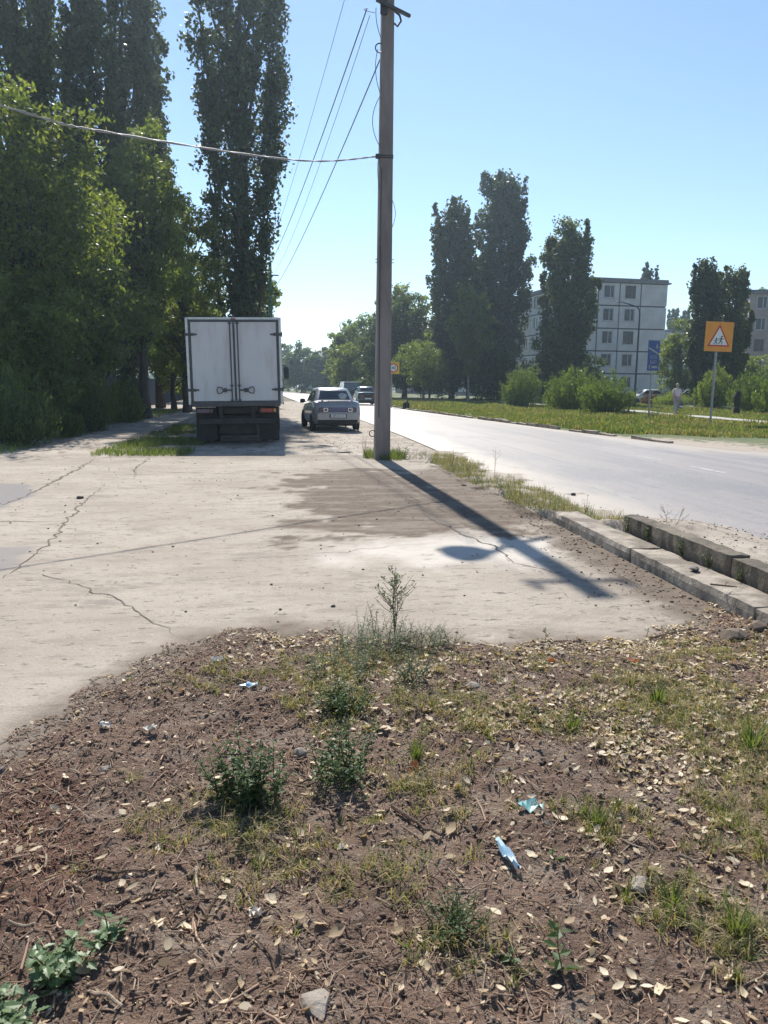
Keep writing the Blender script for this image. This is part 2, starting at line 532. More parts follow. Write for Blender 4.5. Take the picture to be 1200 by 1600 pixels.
soil = np.clip(soil * (0.72 + .6 * sstep(.36, .62, st)), 0, 1)
sdirt = sdist(X, Y, DIRT) + (fbm(X, Y, 3.3, 4) - .5) * .45
soil = np.maximum(soil, sstep(-.34, .05, sdirt) * .8)
rk = np.clip(1 - (3.02 - X) / .75, 0, 1) * sstep(8.8, 8.0, Y)
soil = np.maximum(soil, sstep(.38, .75, rk * .75 + fbm(X, Y, 6, 4) * .45) * .9)
rk2 = np.clip(1.25 - (3.02 - X) / 1.5, 0, 1) * sstep(7.8, 9, Y) * sstep(16, 13, Y)
soil = np.maximum(soil, sstep(.4, .8, rk2 * .8 + fb * .4) * .8)
soil = np.maximum(soil, sstep(15.6, 17.6, Y + (fb - .5) * 3) * .35)
attr(me, 'soil', soil)
s = sdist(X, Y, LIME)
lm = sstep(-.25, .45, s + (fbm(X, Y * .6, 2.5, 5, .6) - .5) * 1.5) * .62
attr(me, 'lime', lm)
a1 = sdist(X, Y, [(-9, 12.9), (-4.58, 12.75), (-4.05, 12.5), (-3.6, 11.2), (-3.65, 9.7), (-9, 9.0)])
a2 = sdist(X, Y, [(-9, 7.7), (-2.8, 7.62), (-2.46, 7.6), (-2.38, 6.8), (-2.42, 6.5), (-9, 6.2)])
asp = np.maximum(sstep(-.03, .08, a1 + (fb - .5) * .25), sstep(-.03, .08, a2 + (fb - .5) * .25) * .8)
attr(me, 'asphalt', asp)
slab = tag(link('concrete_slab', me), kind='structure')

# cracks: soil-filled ribbons that follow the slab
CR = [([(-2.34, 6.61), (-1.88, 6.29), (-1.48, 5.86), (-1.17, 5.48), (-.93, 5.08), (-.64, 4.65)], .016),
      ([(-2.34, 6.33), (-2.33, 6.9), (-2.39, 7.74), (-2.59, 9.03), (-2.76, 10.52), (-2.95, 12.59)], .030),
      ([(1.73, 11.14), (1.67, 9.91), (1.62, 9.38), (1.67, 8.39), (1.83, 7.78), (1.98, 7.21), (1.96, 6.56), (2.15, 6.25), (2.31, 5.9), (2.44, 5.62)], .030),
      ([(-1.16, 6.79), (-.62, 6.87), (.07, 7.0), (.63, 7.23), (1.16, 7.43), (1.79, 7.61)], .009),
      ([(-3.74, 10.31), (-3.71, 11.19), (-3.77, 12.25), (-3.87, 14.01), (-4.18, 17.1)], .06),
      ([(.28, 7.84), (.68, 7.87), (1.24, 7.93), (1.54, 8.09)], .022),
      ([(-2.98, 14.48), (-2.35, 14.13), (-1.42, 13.87), (-.3, 13.9)], .035),
      ([(-2.6, 13.2), (-2.75, 14.0), (-2.87, 14.48), (-3.1, 17.5)], .035),
      ([(-4.2, 9.4), (-3.3, 9.1), (-2.6, 9.05)], .03),
      ([(.9, 9.0), (1.25, 9.3), (1.5, 9.9)], .02)]
for pts, w in CR:
    P = []
    for (a, b), (c_, d) in zip(pts[:-1], pts[1:]):
        L = math.hypot(c_ - a, d - b); k = max(2, int(L / .07))
        for i in range(k):
            t = i / k
            P.append((a + (c_ - a) * t, b + (d - b) * t))
    P = np.array(P + [pts[-1]])
    nn = len(P)
    j = np.array([[noise.noise((q[0] * 5, q[1] * 5, w * 99)), noise.noise((q[0] * 5 + 40, q[1] * 5, w * 99))] for q in P]) * .07
    j += rng.normal(0, .010, j.shape)
    P = P + j
    tg = np.gradient(P, axis=0); tg /= np.linalg.norm(tg, axis=1)[:, None] + 1e-9
    nr = np.stack([-tg[:, 1], tg[:, 0]], 1)
    ww = w * .8 * (.35 + rng.random((nn, 1)) * .9) * np.sin(np.linspace(.25, PI - .1, nn))[:, None]
    A = P + nr * ww * .5; B = P - nr * ww * .5
    V = np.concatenate([np.column_stack([A, slab_z(A[:, 0], A[:, 1]) + .004]), np.column_stack([B, slab_z(B[:, 0], B[:, 1]) + .004])])
    i = np.arange(nn - 1)
    F = np.stack([i + nn, i + nn + 1, i + 1, i], 1)
    link('crack', npmesh('crack', V, F, 'crack_soil'), slab)

# --- foreground dirt bank
m, nt, p = base_mat('dark_soil')
n1 = noise_tex(nt, 1.4, 6, .6); n2 = noise_tex(nt, 22, 7, .7); n3 = noise_tex(nt, 90, 4, .7); n4 = noise_tex(nt, 5, 6, .65)
c = mixc(nt, ramp(nt, n1, .36, .64), (.315, .212, .157), (.220, .147, .108))
c = mixc(nt, ramp(nt, n4, .46, .68), c, (.38, .295, .23))
c = mixc(nt, ramp(nt, n2, .54, .68), c, (.44, .345, .27))
c = mixc(nt, ramp(nt, n3, .55, .67), c, (.085, .058, .043))
rd = attr_node(nt, 'red'); c = mixc(nt, rd, c, (.20, .105, .072))
nt.links.new(c, p.inputs['Base Color'])
p.inputs['Roughness'].default_value = .95; p.inputs['Specular IOR Level'].default_value = .2
mm = nt.nodes.new('ShaderNodeMath'); mm.operation = 'ADD'
nt.links.new(n2, mm.inputs[0]); nt.links.new(n3, mm.inputs[1])
bump(nt, p, mm.outputs[0], 1.0, .035)
def red_mask(x, y):
    return sstep(.45, .75, fbm(x, y, 2.2, 4) * .55 + .55 * np.exp(-(((x + 1.0) / .45) ** 2 + ((y - 2.6) / .6) ** 2)))
X, Y, F = grid(-1.7, 3.5, .7, 5.45, .0135)
me = npmesh('dirt_bank', np.stack([X, Y, dirt_z(X, Y)], 1), F, 'dark_soil', smooth=True)
attr(me, 'red', red_mask(X, Y) * .7)
tag(link('dirt_bank', me), kind='structure')
for (a, b, c_, d) in ((-7, -1.7, -3, 3.4), (3.5, 7, -3, 3.6), (-1.7, 3.5, -3, .7)):
    X, Y, F = grid(a, b, c_, d, .06)
    me = npmesh('dirt_bank', np.stack([X, Y, dirt_z(X, Y)], 1), F, 'dark_soil', smooth=True)
    attr(me, 'red', red_mask(X, Y) * .7)
    tag(link('dirt_bank', me), kind='structure')

# --- road
RL = [(-6, 3.6), (9, 3.6), (24, 3.5), (37, 3.2), (60, 1.9), (77, .75), (100, -.3), (136, -1.6), (180, -5), (260, -16), (400, -50)]
RR = [(-6, 15), (14, 13.8), (18, 11.0), (21, 10.35), (24, 10.0), (30, 9.45), (37, 8.8), (50, 7.75), (77, 6.9), (100, 6.0), (136, 4.6), (180, 1), (260, -10), (400, -44)]
def rl(y): return np.interp(y, [q[0] for q in RL], [q[1] for q in RL])
def rr(y): return np.interp(y, [q[0] for q in RR], [q[1] for q in RR])
m, nt, p = base_mat('asphalt')
n1 = noise_tex(nt, .5, 6, .6, (1, .15, 1)); n2 = noise_tex(nt, 30, 5, .7); n3 = noise_tex(nt, 2.2, 6, .65, (1.0, .25, 1)); n5 = noise_tex(nt, 3.2, 3, .5, (1, .02, 1))
ed = attr_node(nt, 'edge')
c = mixc(nt, ramp(nt, n1, .35, .65), (.275, .240, .212), (.215, .188, .168))
c = mixc(nt, ramp(nt, n5, .5, .66), c, (.19, .178, .172))
n9 = noise_tex(nt, .35, 7, .7, (1, .35, 1)); c = mixc(nt, ramp(nt, n9, .50, .60), c, (.185, .17, .16))
n10 = noise_tex(nt, 6, 7, .75, (1, .4, 1)); c = mixc(nt, ramp(nt, n10, .56, .66), c, (.16, .148, .14))
c = mixc(nt, ramp(nt, n2, .54, .68), c, (.35, .308, .272))
mm = nt.nodes.new('ShaderNodeMath'); mm.operation = 'ADD'
nt.links.new(ed, mm.inputs[0]); nt.links.new(n3, mm.inputs[1])
c = mixc(nt, ramp(nt, mm.outputs[0], .75, 1.3), c, (.37, .315, .255))
nt.links.new(c, p.inputs['Base Color'])
p.inputs['Roughness'].default_value = .50; p.inputs['Specular IOR Level'].default_value = .5
bump(nt, p, n2, .35, .008)
ny = 200; nx = 36
yy = np.concatenate([np.linspace(-6, 60, 140), np.linspace(62, 400, 60)])
T = np.linspace(0, 1, nx)
Yg, Tg = np.meshgrid(yy, T, indexing='ij')
Xl = rl(Yg); Xr = rr(Yg); Xg = Xl + (Xr - Xl) * Tg
dl = Xg - Xl; dr = Xr - Xg
Zg = .03 + .03 * np.sin(Tg * PI) - .012 * sstep(.5, 0, dl)
i = np.arange(ny * nx).reshape(ny, nx)
F = np.stack([i[:-1, :-1].ravel(), i[:-1, 1:].ravel(), i[1:, 1:].ravel(), i[1:, :-1].ravel()], 1)
me = npmesh('road', np.stack([Xg, Yg, Zg], -1).reshape(-1, 3), F, 'asphalt', smooth=True)
edge = np.maximum(np.clip(1 - dl / 1.6, 0, 1), np.clip(1 - dr / (.9 + 2.2 * sstep(26, 18, Yg)), 0, 1))
attr(me, 'edge', edge.ravel())
road = tag(link('road', me), kind='structure')
def road_z(x, y):
    l, r = float(rl(y)), float(rr(y)); t = (x - l) / (r - l)
    return .03 + .03 * math.sin(t * PI)
for k, y in enumerate([12.8, 15.2]):
    mb = MB()
    l = 1.25
    xs = [7.62 - .006 * q for q in range(2)]
    x0 = 7.72 - max(0, y - 14) * .022
    V = []; 
    for q in range(9):
        t = q / 8
        yq = y + l * t; xq = x0 - .02 * t
        V += [(xq - .055 + random.uniform(-.006, .006), yq, road_z(xq, yq) + .004), (xq + .055 + random.uniform(-.006, .006), yq, road_z(xq, yq) + .004)]
    link('lane_marking', npmesh('lane_marking', V, [(2 * q, 2 * q + 1, 2 * q + 3, 2 * q + 2) for q in range(8)], 'lane_paint'), road)

# --- shoulder between the kerb and the asphalt
X, Y, F = grid(2.90, 5.6, -4, 18.2, .05)
ramp_z = sstep(8.3, 7.3, Y) * sstep(5.3, 3.7, X)
Z = np.where(X < 3.36, .0, .0) + .024 + .225 * ramp_z
tr = sstep(3.53, 3.45, X) * sstep(7.75, 7.5, Y)
Z = Z * (1 - tr) + .06 * tr
Z = Z - .16 * sstep(3.06, 2.93, X - .28 * sstep(9.3, 8.75, Y) + (fbm(X, Y, 5, 3) - .5) * .12)
mid = sstep(3.75, 3.1, X) * sstep(7.4, 8.4, Y)
Z = Z + mid * (.05 + .05 * sstep(13, 8.6, Y)) * sstep(3.02, 3.2, X)
Z = Z + (fbm(X, Y, 1.6, 4) - .5) * .05 * sstep(5.0, 4.0, X) * sstep(3.02, 3.2, X) + (fbm(X, Y, 9, 3) - .5) * .018 * sstep(5.2, 4.4, X)
Z = Z - .05 * sstep(4.5, 5.3, X + (fbm(X, Y, 1.1, 4) - .5) * 1.6)
tag(link('road_shoulder', npmesh('road_shoulder', np.stack([X, Y, Z], 1), F, 'dusty_soil', smooth=True)), kind='structure')
def shoulder_z(x, y):
    k = float(sstep(8.3, 7.3, y) * sstep(5.3, 3.7, x)); md = float(sstep(3.75, 3.1, x) * sstep(7.4, 8.4, y))
    return .024 + .225 * k + md * (.05 + .05 * float(sstep(13, 8.6, y)))

# --- kerbs
def worn_block(w, l, h, seed, amp=.007):
    bm = bmesh.new(); bmesh.ops.create_cube(bm, size=1)
    bmesh.ops.subdivide_edges(bm, edges=[e for e in bm.edges if abs((e.verts[0].co - e.verts[1].co).y) > .5], cuts=27, use_grid_fill=True)
    bmesh.ops.subdivide_edges(bm, edges=[e for e in bm.edges if abs((e.verts[0].co - e.verts[1].co).y) < .01], cuts=3, use_grid_fill=True)
    for v in bm.verts:
        q = Vector((v.co.x * w, v.co.y * l, (v.co.z + .5) * h))
        ex = (abs(abs(v.co.x) - .5) < .01) + (abs(abs(v.co.y) - .5) < .01) + (abs(v.co.z - .5) < .01)
        n1 = noise.noise(q * 9 + Vector((seed * 7.1, 0, 0))); n2 = noise.noise_vector(q * 14 + Vector((0, seed * 3.3, 0)))
        if ex >= 2:
            k = .008 + max(0, noise.noise(q * 5 + Vector((0, 0, seed * 5)))) * .028
            if abs(abs(v.co.x) - .5) < .01: q.x -= math.copysign(k, q.x) * .7
            if abs(abs(v.co.y) - .5) < .01: q.y -= math.copysign(k, q.y) * .5
            if abs(v.co.z - .5) < .01: q.z -= k * .7
        v.co = q + n2 * amp * .8 + Vector((0, 0, n1 * amp * .6))
    me = bpy.data.meshes.new('kerb_stone'); bm.to_mesh(me); bm.free()
    return me
def rough_block(w, l, h, c=.02, j=.008):
    mb = MB(); pts = []
    for X in (-w / 2, w / 2):
        for Y in (-l / 2, 0, l / 2):
            for Z in (0, h):
                for q in range(3):
                    d = [0, 0, 0]; d[q] = c
                    pts.append((X - math.copysign(c, X) * (q == 0) + random.uniform(-j, j) * .5,
                                Y - (math.copysign(c, Y) * (q == 1) if Y else 0) + random.uniform(-j, j), Z - (c if Z else 0) * (q == 2) + random.uniform(-j, j) * .6))
    return mb.hull(pts)
k1 = tag(bpy.data.objects.new('kerb', None), 'low light concrete kerb along the slab beside the road shoulder', None, None, 'structure'); col.objects.link(k1)
y = 8.6
while y > 1.0:
    L = random.choice([1.9, 2.3, 2.1])
    me = worn_block(.31, L - .012, .235, y); me.materials.append(M['kerb_concrete'])
    link('kerb_stone', me, k1, loc=(3.185 + random.uniform(-.012, .012), y - L / 2, -.115 + random.uniform(-.006, .004)), rot=(random.uniform(-.006, .006), random.uniform(-.015, .015), random.uniform(-.006, .006)))
    y -= L
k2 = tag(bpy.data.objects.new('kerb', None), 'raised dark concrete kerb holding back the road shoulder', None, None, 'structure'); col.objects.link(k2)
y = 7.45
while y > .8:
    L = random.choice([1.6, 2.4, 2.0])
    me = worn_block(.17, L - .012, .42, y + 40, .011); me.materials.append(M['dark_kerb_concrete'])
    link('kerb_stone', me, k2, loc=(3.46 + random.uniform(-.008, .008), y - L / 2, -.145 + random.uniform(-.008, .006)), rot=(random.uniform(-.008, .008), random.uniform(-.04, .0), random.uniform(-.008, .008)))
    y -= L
k3 = tag(bpy.data.objects.new('kerb', None), 'broken kerb line between the road and the green verge', None, None, 'structure'); col.objects.link(k3)
kmeshes = [rough_block(.16, .97, .2, .02, .012).mesh('kerb_stone', 'kerb_concrete') for _ in range(4)]
y = 20.5
while y < 75:
    x = float(rr(y)) + .10; x2 = float(rr(y + 1)) + .10
    if random.random() > .12 or y > 40:
        link('kerb_stone', random.choice(kmeshes), k3, (x + random.uniform(-.03, .03), y + .5, -.075 + random.uniform(-.05, .025)), (random.uniform(-.03, .03), random.uniform(-.08, .08), -math.atan2(x2 - x, 1) + random.uniform(-.03, .03)))
    y += 1.0

# --- verge, paths
m, nt, p = base_mat('verge_soil')
n1 = noise_tex(nt, .5, 6, .6); n2 = noise_tex(nt, 5, 6, .7)
ed = attr_node(nt, 'edge')
c = mixc(nt, ramp(nt, n1, .38, .62), (.070, .105, .030), (.115, .125, .048))
c = mixc(nt, ramp(nt, n2, .5, .7), c, (.075, .09, .03))
mm = nt.nodes.new('ShaderNodeMath'); mm.operation = 'ADD'
nt.links.new(ed, mm.inputs[0]); nt.links.new(n2, mm.inputs[1])
c = mixc(nt, ramp(nt, mm.outputs[0], 1.05, 1.25), c, (.36, .30, .24))
nt.links.new(c, p.inputs['Base Color']); p.inputs['Roughness'].default_value = .95
bump(nt, p, n2, .6, .05)
yy = np.concatenate([np.linspace(2, 80, 130), np.linspace(82, 260, 50)]); T = np.linspace(0, 1, 40)
Yg, Tg = np.meshgrid(yy, T, indexing='ij')
Xl = rr(Yg) + .02; Xg = Xl + (48 - Xl) * Tg ** 1.7
i = np.arange(Yg.size).reshape(Yg.shape)
F = np.stack([i[:-1, :-1].ravel(), i[:-1, 1:].ravel(), i[1:, 1:].ravel(), i[1:, :-1].ravel()], 1)
def verge_z(x, y):
    d = np.asarray(x, float) - rr(y)
    return .03 + .09 * sstep(0, 1.6, d) + (fbm(x, y, .35, 3) - .5) * .12 * sstep(1, 4, d)
me = npmesh('grass_verge', np.stack([Xg, Yg, verge_z(Xg, Yg)], -1).reshape(-1, 3), F, 'verge_soil', smooth=True)
sandy = np.clip(1 - (Xg - Xl) / (.4 + 3.8 * sstep(25, 19.5, Yg)), 0, 1)
attr(me, 'edge', sandy.ravel() * .9)
tag(link('grass_verge', me), kind='structure')

def strip(name, cl, w, zf, mt, step=1.0, jit=.05):
    P = []
    for (a, b), (c_, d) in zip(cl[:-1], cl[1:]):
        k = max(1, int(math.hypot(c_ - a, d - b) / step))
        P += [(a + (c_ - a) * q / k, b + (d - b) * q / k) for q in range(k)]
    P = np.array(P + [cl[-1]]); tg = np.gradient(P, axis=0); tg /= np.linalg.norm(tg, axis=1)[:, None]
    nr = np.stack([tg[:, 1], -tg[:, 0]], 1)
    A = P - nr * (w / 2 + rng.normal(0, jit, (len(P), 1))); B = P + nr * (w / 2 + rng.normal(0, jit, (len(P), 1)))
    V = np.concatenate([np.column_stack([A, zf(A[:, 0], A[:, 1])]), np.column_stack([B, zf(B[:, 0], B[:, 1])])])
    n = len(P); i = np.arange(n - 1)
    return tag(link(name, npmesh(name, V, np.stack([i, i + n, i + n + 1, i + 1], 1), mt)), kind='structure')
strip('footpath', [(19.6, 10), (20.3, 30), (21.2, 47), (20.6, 75), (18.3, 100), (15.5, 112)], 1.25, lambda x, y: np.maximum(verge_z(x, y), 0.05) + .05, 'path_concrete')
strip('footpath', [(9.5, 92), (13, 78), (18.6, 71)], 1.5, lambda x, y: np.maximum(verge_z(x, y), 0.05) + .05, 'path_concrete')
strip('footpath', [(-5.0, 15.2), (-5.1, 17.3), (-5.15, 22), (-5.5, 31), (-6.1, 50), (-6.6, 80)], 1.9, lambda x, y: -.012 + .026 * sstep(16, 18.5, y) + (fbm(x, y, 2, 3) - .5) * .02, 'dusty_soil', .35, .16)  # darker mottled soil colour stands in for dappled tree shade
# ------------------------------------------------------------------ foliage
def quads(P, s, asp=.6, up=0.0, dirs=None):
    n = len(P)
    a = rng.normal(size=(n, 3)); a[:, 2] += up
    if dirs is not None: a = a * .45 + dirs
    a /= np.linalg.norm(a, axis=1)[:, None]
    b = np.cross(a, rng.normal(size=(n, 3))); b /= np.linalg.norm(b, axis=1)[:, None] + 1e-9
    s = (np.broadcast_to(s, (n,)) * (.65 + .7 * rng.random(n)))[:, None]
    V = np.empty((n, 4, 3))
    V[:, 0] = P - a * s; V[:, 1] = P + b * s * asp; V[:, 2] = P + a * s; V[:, 3] = P - b * s * asp
    return V.reshape(-1, 3), np.arange(n * 4).reshape(n, 4)

def ball(n, c, r, power=.45):
    d = rng.normal(size=(n, 3)); d /= np.linalg.norm(d, axis=1)[:, None]
    return np.asarray(c) + d * (rng.random(n) ** power)[:, None] * np.asarray(r)

def limb(p0, p1, bend=.15, k=5):
    p0, p1 = Vector(p0), Vector(p1); L = (p1 - p0).length
    off = Vector((random.uniform(-1, 1), random.uniform(-1, 1), random.uniform(-.3, .6))) * L * bend
    return [p0.lerp(p1, t) + off * math.sin(PI * t) for t in [i / k for i in range(k + 1)]]

def poplar(label, loc, H, W, z0=1.0, n=20000, s=.14, plumes=22, lm='poplar_leaf_dark', group=None, name='poplar_tree', core=.35, trunk_r=None, lean=0.0, gap=1.0):
    root = thing(name, label, 'tree', loc, random.uniform(0, 6.28), group)
    def prof(t):
        t = np.asarray(t, float)
        lo = np.clip(t / .38, 0.0, 1) ** .65
        u = np.clip((t - .5) / .5, 0, 1)
        return lo * np.sqrt(np.clip(1 - u ** 1.9, 0, 1)) * .92 + .06
    hc = H - z0
    tr = trunk_r or H * .011 + .05
    mb = MB()
    tp = [(lean * t * t + .12 * math.sin(t * 5 + loc[0]), .12 * math.cos(t * 4), H * .93 * t) for t in np.linspace(0, 1, 10)]
    mb.tube(tp, [tr * (1.25 if i == 0 else 1 - .93 * (i / 9) ** .8) for i in range(10)], 8)
    P = []; tot = 0; pl = []
    for k in range(plumes):
        t = (k + random.random()) / plumes
        t = .02 + .76 * t ** .9
        th = k * 2.399 + random.uniform(-.4, .4)
        r = float(prof(t + .12)) * W / 2
        Lp = hc * random.uniform(.22, .38) * (1.15 - .35 * t)
        if t > .66: Lp = min(Lp, hc * (1.0 - t) * random.uniform(.8, 1.05))
        d = r * random.uniform(.55, .95)
        base = np.array([math.cos(th) * d * .75, math.sin(th) * d * .75, z0 + hc * t])
        top = np.array([math.cos(th) * d * 1.0, math.sin(th) * d * 1.0, min(z0 + hc * t + Lp, H * .985)])
        rad = W * random.uniform(.115, .165) * (1 - .25 * t)
        pl.append((base, top, rad, Lp * rad))
        zt = max(.5, base[2] - hc * .16)
        mb.tube(limb((0, 0, zt), base.tolist(), .06, 3) + [tuple(base * .3 + top * .7)], [tr * .35, tr * .28, tr * .22, tr * .17, tr * .05], 5)
    w = np.array([q[3] for q in pl]); w /= w.sum()
    for (b, t_, rad, _), wk in zip(pl, w):
        m = int(n * 1.5 * (1 - core) * wk)
        # sub-clumps along each plume give a lumpy outline
        kk = max(5, int(np.linalg.norm(t_ - b) / (rad * .45)))
        u = rng.random(kk); u.sort()
        cc = b + (t_ - b) * u[:, None] + rng.normal(0, rad * .42, (kk, 3)) * np.sin(np.clip(u, .06, .95) * PI)[:, None] ** .6
        id_ = rng.integers(0, kk, m)
        P.append(cc[id_] + np.clip(rng.normal(0, 1, (m, 3)), -1.9, 1.9) * rad * .25 * np.array([1, 1, 1.5]) * (.45 + .55 * np.sin(np.clip(u[id_], .08, .9) * PI))[:, None])
    m = int(n * 1.5 * core)
    u = rng.random(m) ** .85
    kk = 140
    cu = rng.random(kk) * .93 + .03
    th = rng.random(kk) * 6.283
    rr_ = prof(cu) * W / 2 * np.sqrt(rng.random(kk)) * .72
    cc = np.stack([np.cos(th) * rr_, np.sin(th) * rr_, z0 + hc * cu], 1)
    P.append(cc[rng.integers(0, kk, m)] + np.clip(rng.normal(0, 1, (m, 3)), -1.8, 1.8) * W * .055 * np.array([1, 1, 1.6]))
    P = np.concatenate(P)
    P[:, 0] += lean * (P[:, 2] / H) ** 2
    P = P[P[:, 2] > .3]
    mb.build('trunk', 'bark', root, smooth=True)
    V, F = quads(P, s, .62, .25)
    link('crown', npmesh('crown', V, F, lm), root)
    return root

def broad_tree(label, loc, H, W, z0=1.6, n=16000, s=.12, clumps=48, lm='broad_leaf', group=None, name='leafy_tree', tr=None, bark='bark', flat=.75, skirt=0.0, ssize=1.0):
    root = thing(name, label, 'tree', loc, random.uniform(0, 6.28), group)
    hc = H - z0; tr = tr or H * .016 + .03
    mb = MB()
    zf = z0 + hc * .35
    mb.tube([(0, 0, 0), (.05, .03, z0 * .5), (-.04, .05, z0), (.05, 0, zf), (0, .05, z0 + hc * .75)], [tr * 1.3, tr, tr * .85, tr * .6, tr * .18], 8)
    cc = []
    for k in range(clumps):
        ph = k * 2.399 + random.uniform(-.5, .5)
        ct = 1 - 2 * (k + .5) / clumps
        st = math.sqrt(max(0, 1 - ct * ct)); r = random.uniform(.55, 1.0)
        zc = z0 + hc * (.5 + .47 * ct * r)
        wid = W / 2 * (.9 if ct > -.3 else .75 + .25 * skirt)
        c = (math.cos(ph) * st * wid * r, math.sin(ph) * st * wid * r, max(.4, zc))
        cc.append((c, W * random.uniform(.085, .15) * ssize))
        if k % 2 == 0:
            mb.tube(limb((0, 0, min(zf, max(z0 * .6, c[2] * .55))), c, .12, 4), [tr * .42, tr * .34, tr * .25, tr * .15, tr * .05], 5)
    P = []
    w = np.array([q[1] ** 2 for q in cc]); w /= w.sum()
    for (c, r), wk in zip(cc, w):
        m = int(n * .9 * wk)
        sub = rng.normal(0, 1, (7, 3)) * r * .62 * np.array([1, 1, flat]) + np.array(c)
        P.append(sub[rng.integers(0, 7, m)] + np.clip(rng.normal(0, 1, (m, 3)), -2, 2) * r * .33 * np.array([1, 1, flat]))
    P.append(ball(int(n * .1), (0, 0, z0 + hc * .5), (W * .36, W * .36, hc * .4)))
    P = np.concatenate(P); P = P[P[:, 2] > .12]
    mb.build('trunk', bark, root, smooth=True)
    V, F = quads(P, s, .5, .0)
    link('crown', npmesh('crown', V, F, lm), root)
    return root

def bush(label, loc, H, W, n=6000, s=.07, lm='bush_leaf', group=None, stems=38, name='bush'):
    root = thing(name, label, 'bush', loc, random.uniform(0, 6.28), group)
    mb = MB(); P = []; Dd = []
    for k in range(stems):
        th = k * 2.399; r0 = math.sqrt((k + .5) / stems)
        top = np.array([math.cos(th) * r0 * W / 2 * random.uniform(.85, 1.08), math.sin(th) * r0 * W / 2 * random.uniform(.85, 1.08), H * (1 - .55 * r0 ** 2) * random.uniform(.68, 1.22)])
        b = np.array([top[0] * .3, top[1] * .3, 0])
        midp = np.array([top[0] * .8, top[1] * .8, top[2] * .5])
        mb.tube([b.tolist(), midp.tolist(), top.tolist()], [.018, .012, .004], 4)
        m = n // stems
        t = rng.random(m) ** .7
        q = np.where(t[:, None] < .5, b + (midp - b) * (t * 2)[:, None], midp + (top - midp) * (t * 2 - 1)[:, None])
        P.append(q + rng.normal(0, 1, (m, 3)) * (W * .075 * (1.15 - .8 * t))[:, None])
        dd = top - midp; dd = dd / np.linalg.norm(dd); Dd.append(np.broadcast_to(dd, (m, 3)))
    P = np.concatenate(P); Dd = np.concatenate(Dd); k = P[:, 2] > .02
    mb.build('stem', 'bark', root)
    V, F = quads(P[k], s, .34, .2, Dd[k])
    link('foliage', npmesh('foliage', V, F, lm), root)
    return root

# --- left side trees
LT = 'tall poplars along the left side'
poplar('huge dark poplar at the left edge with bright lower leaves', (-14.3, 46.5, 0), 31, 7.2, .8, 30000, .16, 26, 'poplar_leaf', LT)
poplar('tall poplar behind the bushy trees, left of the slender one', (-9.5, 47.5, 0), 30, 6.4, 1, 32000, .14, 28, 'poplar_leaf_dark', LT)
poplar('slender pointed poplar squeezed between two tall poplars', (-8.9, 55.5, 0), 23.6, 2.6, 1, 9000, .15, 14, 'poplar_leaf_dark', LT)
poplar('tall ragged poplar rising straight behind the white truck', (-2.75, 49.8, 0), 32, 6.7, 3.0, 25000, .135, 34, 'poplar_leaf_dark', LT, core=.26)
poplar('broad poplar beyond the huge dark one, cut by the frame', (-18.5, 42, 0), 30, 6.8, .6, 20000, .17, 22, 'poplar_leaf', LT)
LB = 'leafy trees along the left footpath'
broad_tree('bushy tree with overhanging branches at the left edge of the footpath', (-9.1, 28.6, 0), 11.2, 7.4, .7, 36000, .085, 78, 'broad_leaf', LB, skirt=1)
broad_tree('light green leafy tree with an open crown in front of the slender poplar', (-6.7, 37, 0), 13.6, 4.9, 2.2, 24000, .10, 60, 'light_leaf', LB)
broad_tree('low acacia with fresh green sprays hanging over the footpath', (-7.5, 31.6, 0), 6.8, 4.6, 1.7, 16000, .085, 46, 'light_leaf', LB, flat=.5)
broad_tree('dark leafy tree in shade beside the blue fence', (-10.6, 34, 0), 9.5, 6.2, .5, 16000, .11, 44, 'broad_leaf', LB, skirt=1)
broad_tree('dense shade tree behind the left edge of the slab', (-13.2, 31, 0), 14.8, 7.5, .4, 18000, .12, 50, 'poplar_leaf_dark', LB, skirt=1)
broad_tree('thin leafy tree around the green pole beyond the truck', (-2.75, 62.0, 0), 12.2, 4.6, 3.2, 9000, .13, 40, 'light_leaf', LB, ssize=.8)
broad_tree('low leafy tree arching over the far end of the left footpath', (-7.6, 52, 0), 9.0, 6.5, 1.0, 13000, .13, 40, 'broad_leaf', LB, skirt=1)
broad_tree('far dark tree closing the end of the left footpath', (-9.4, 78, 0), 14, 8, .5, 9000, .2, 36, 'far_leaf', LB, skirt=1)
broad_tree('tall dark tree filling the gap behind the left poplars', (-22, 72, 0), 24, 10, .5, 11000, .28, 44, 'far_leaf', LB, skirt=1)
broad_tree('dark round tree behind the gap between the two tall left poplars', (-14.5, 70, 0), 20, 7, .5, 9000, .26, 36, 'far_leaf', LB, skirt=1)
broad_tree('leafy tree filling the gap left of the poplar behind the truck', (-5.9, 45.5, 0), 13.2, 4.6, 1.2, 14000, .11, 46, 'broad_leaf', LB, skirt=1)
broad_tree('drooping tree with low branches over the shaded footpath edge', (-8.2, 25.6, 0), 5.2, 4.0, .3, 15000, .075, 44, 'light_leaf', LB, skirt=1)
LS = 'shrubs in the shade of the left trees'
bush('shaded shrub with pale leaf tips at the foot of the bushy tree', (-6.75, 27.0, 0), 1.9, 2.0, 5200, .06, 'bush_leaf', LS)
bush('dark shrub at the left end of the slab edge', (-6.9, 20.6, 0), 1.7, 2.1, 4600, .055, 'weed_leaf', LS)
bush('low weedy shrub beside the shaded footpath', (-6.85, 24.2, 0), .9, 1.4, 2600, .05, 'bush_leaf', LS)
bush('leafy shrub between the bushy tree and the footpath', (-7.4, 30.2, 0), 2.2, 2.2, 4800, .065, 'broad_leaf', LS)
bush('wide shrub hiding the near end of the blue fence', (-8.1, 22.8, 0), 2.3, 2.8, 5600, .06, 'broad_leaf', LS)
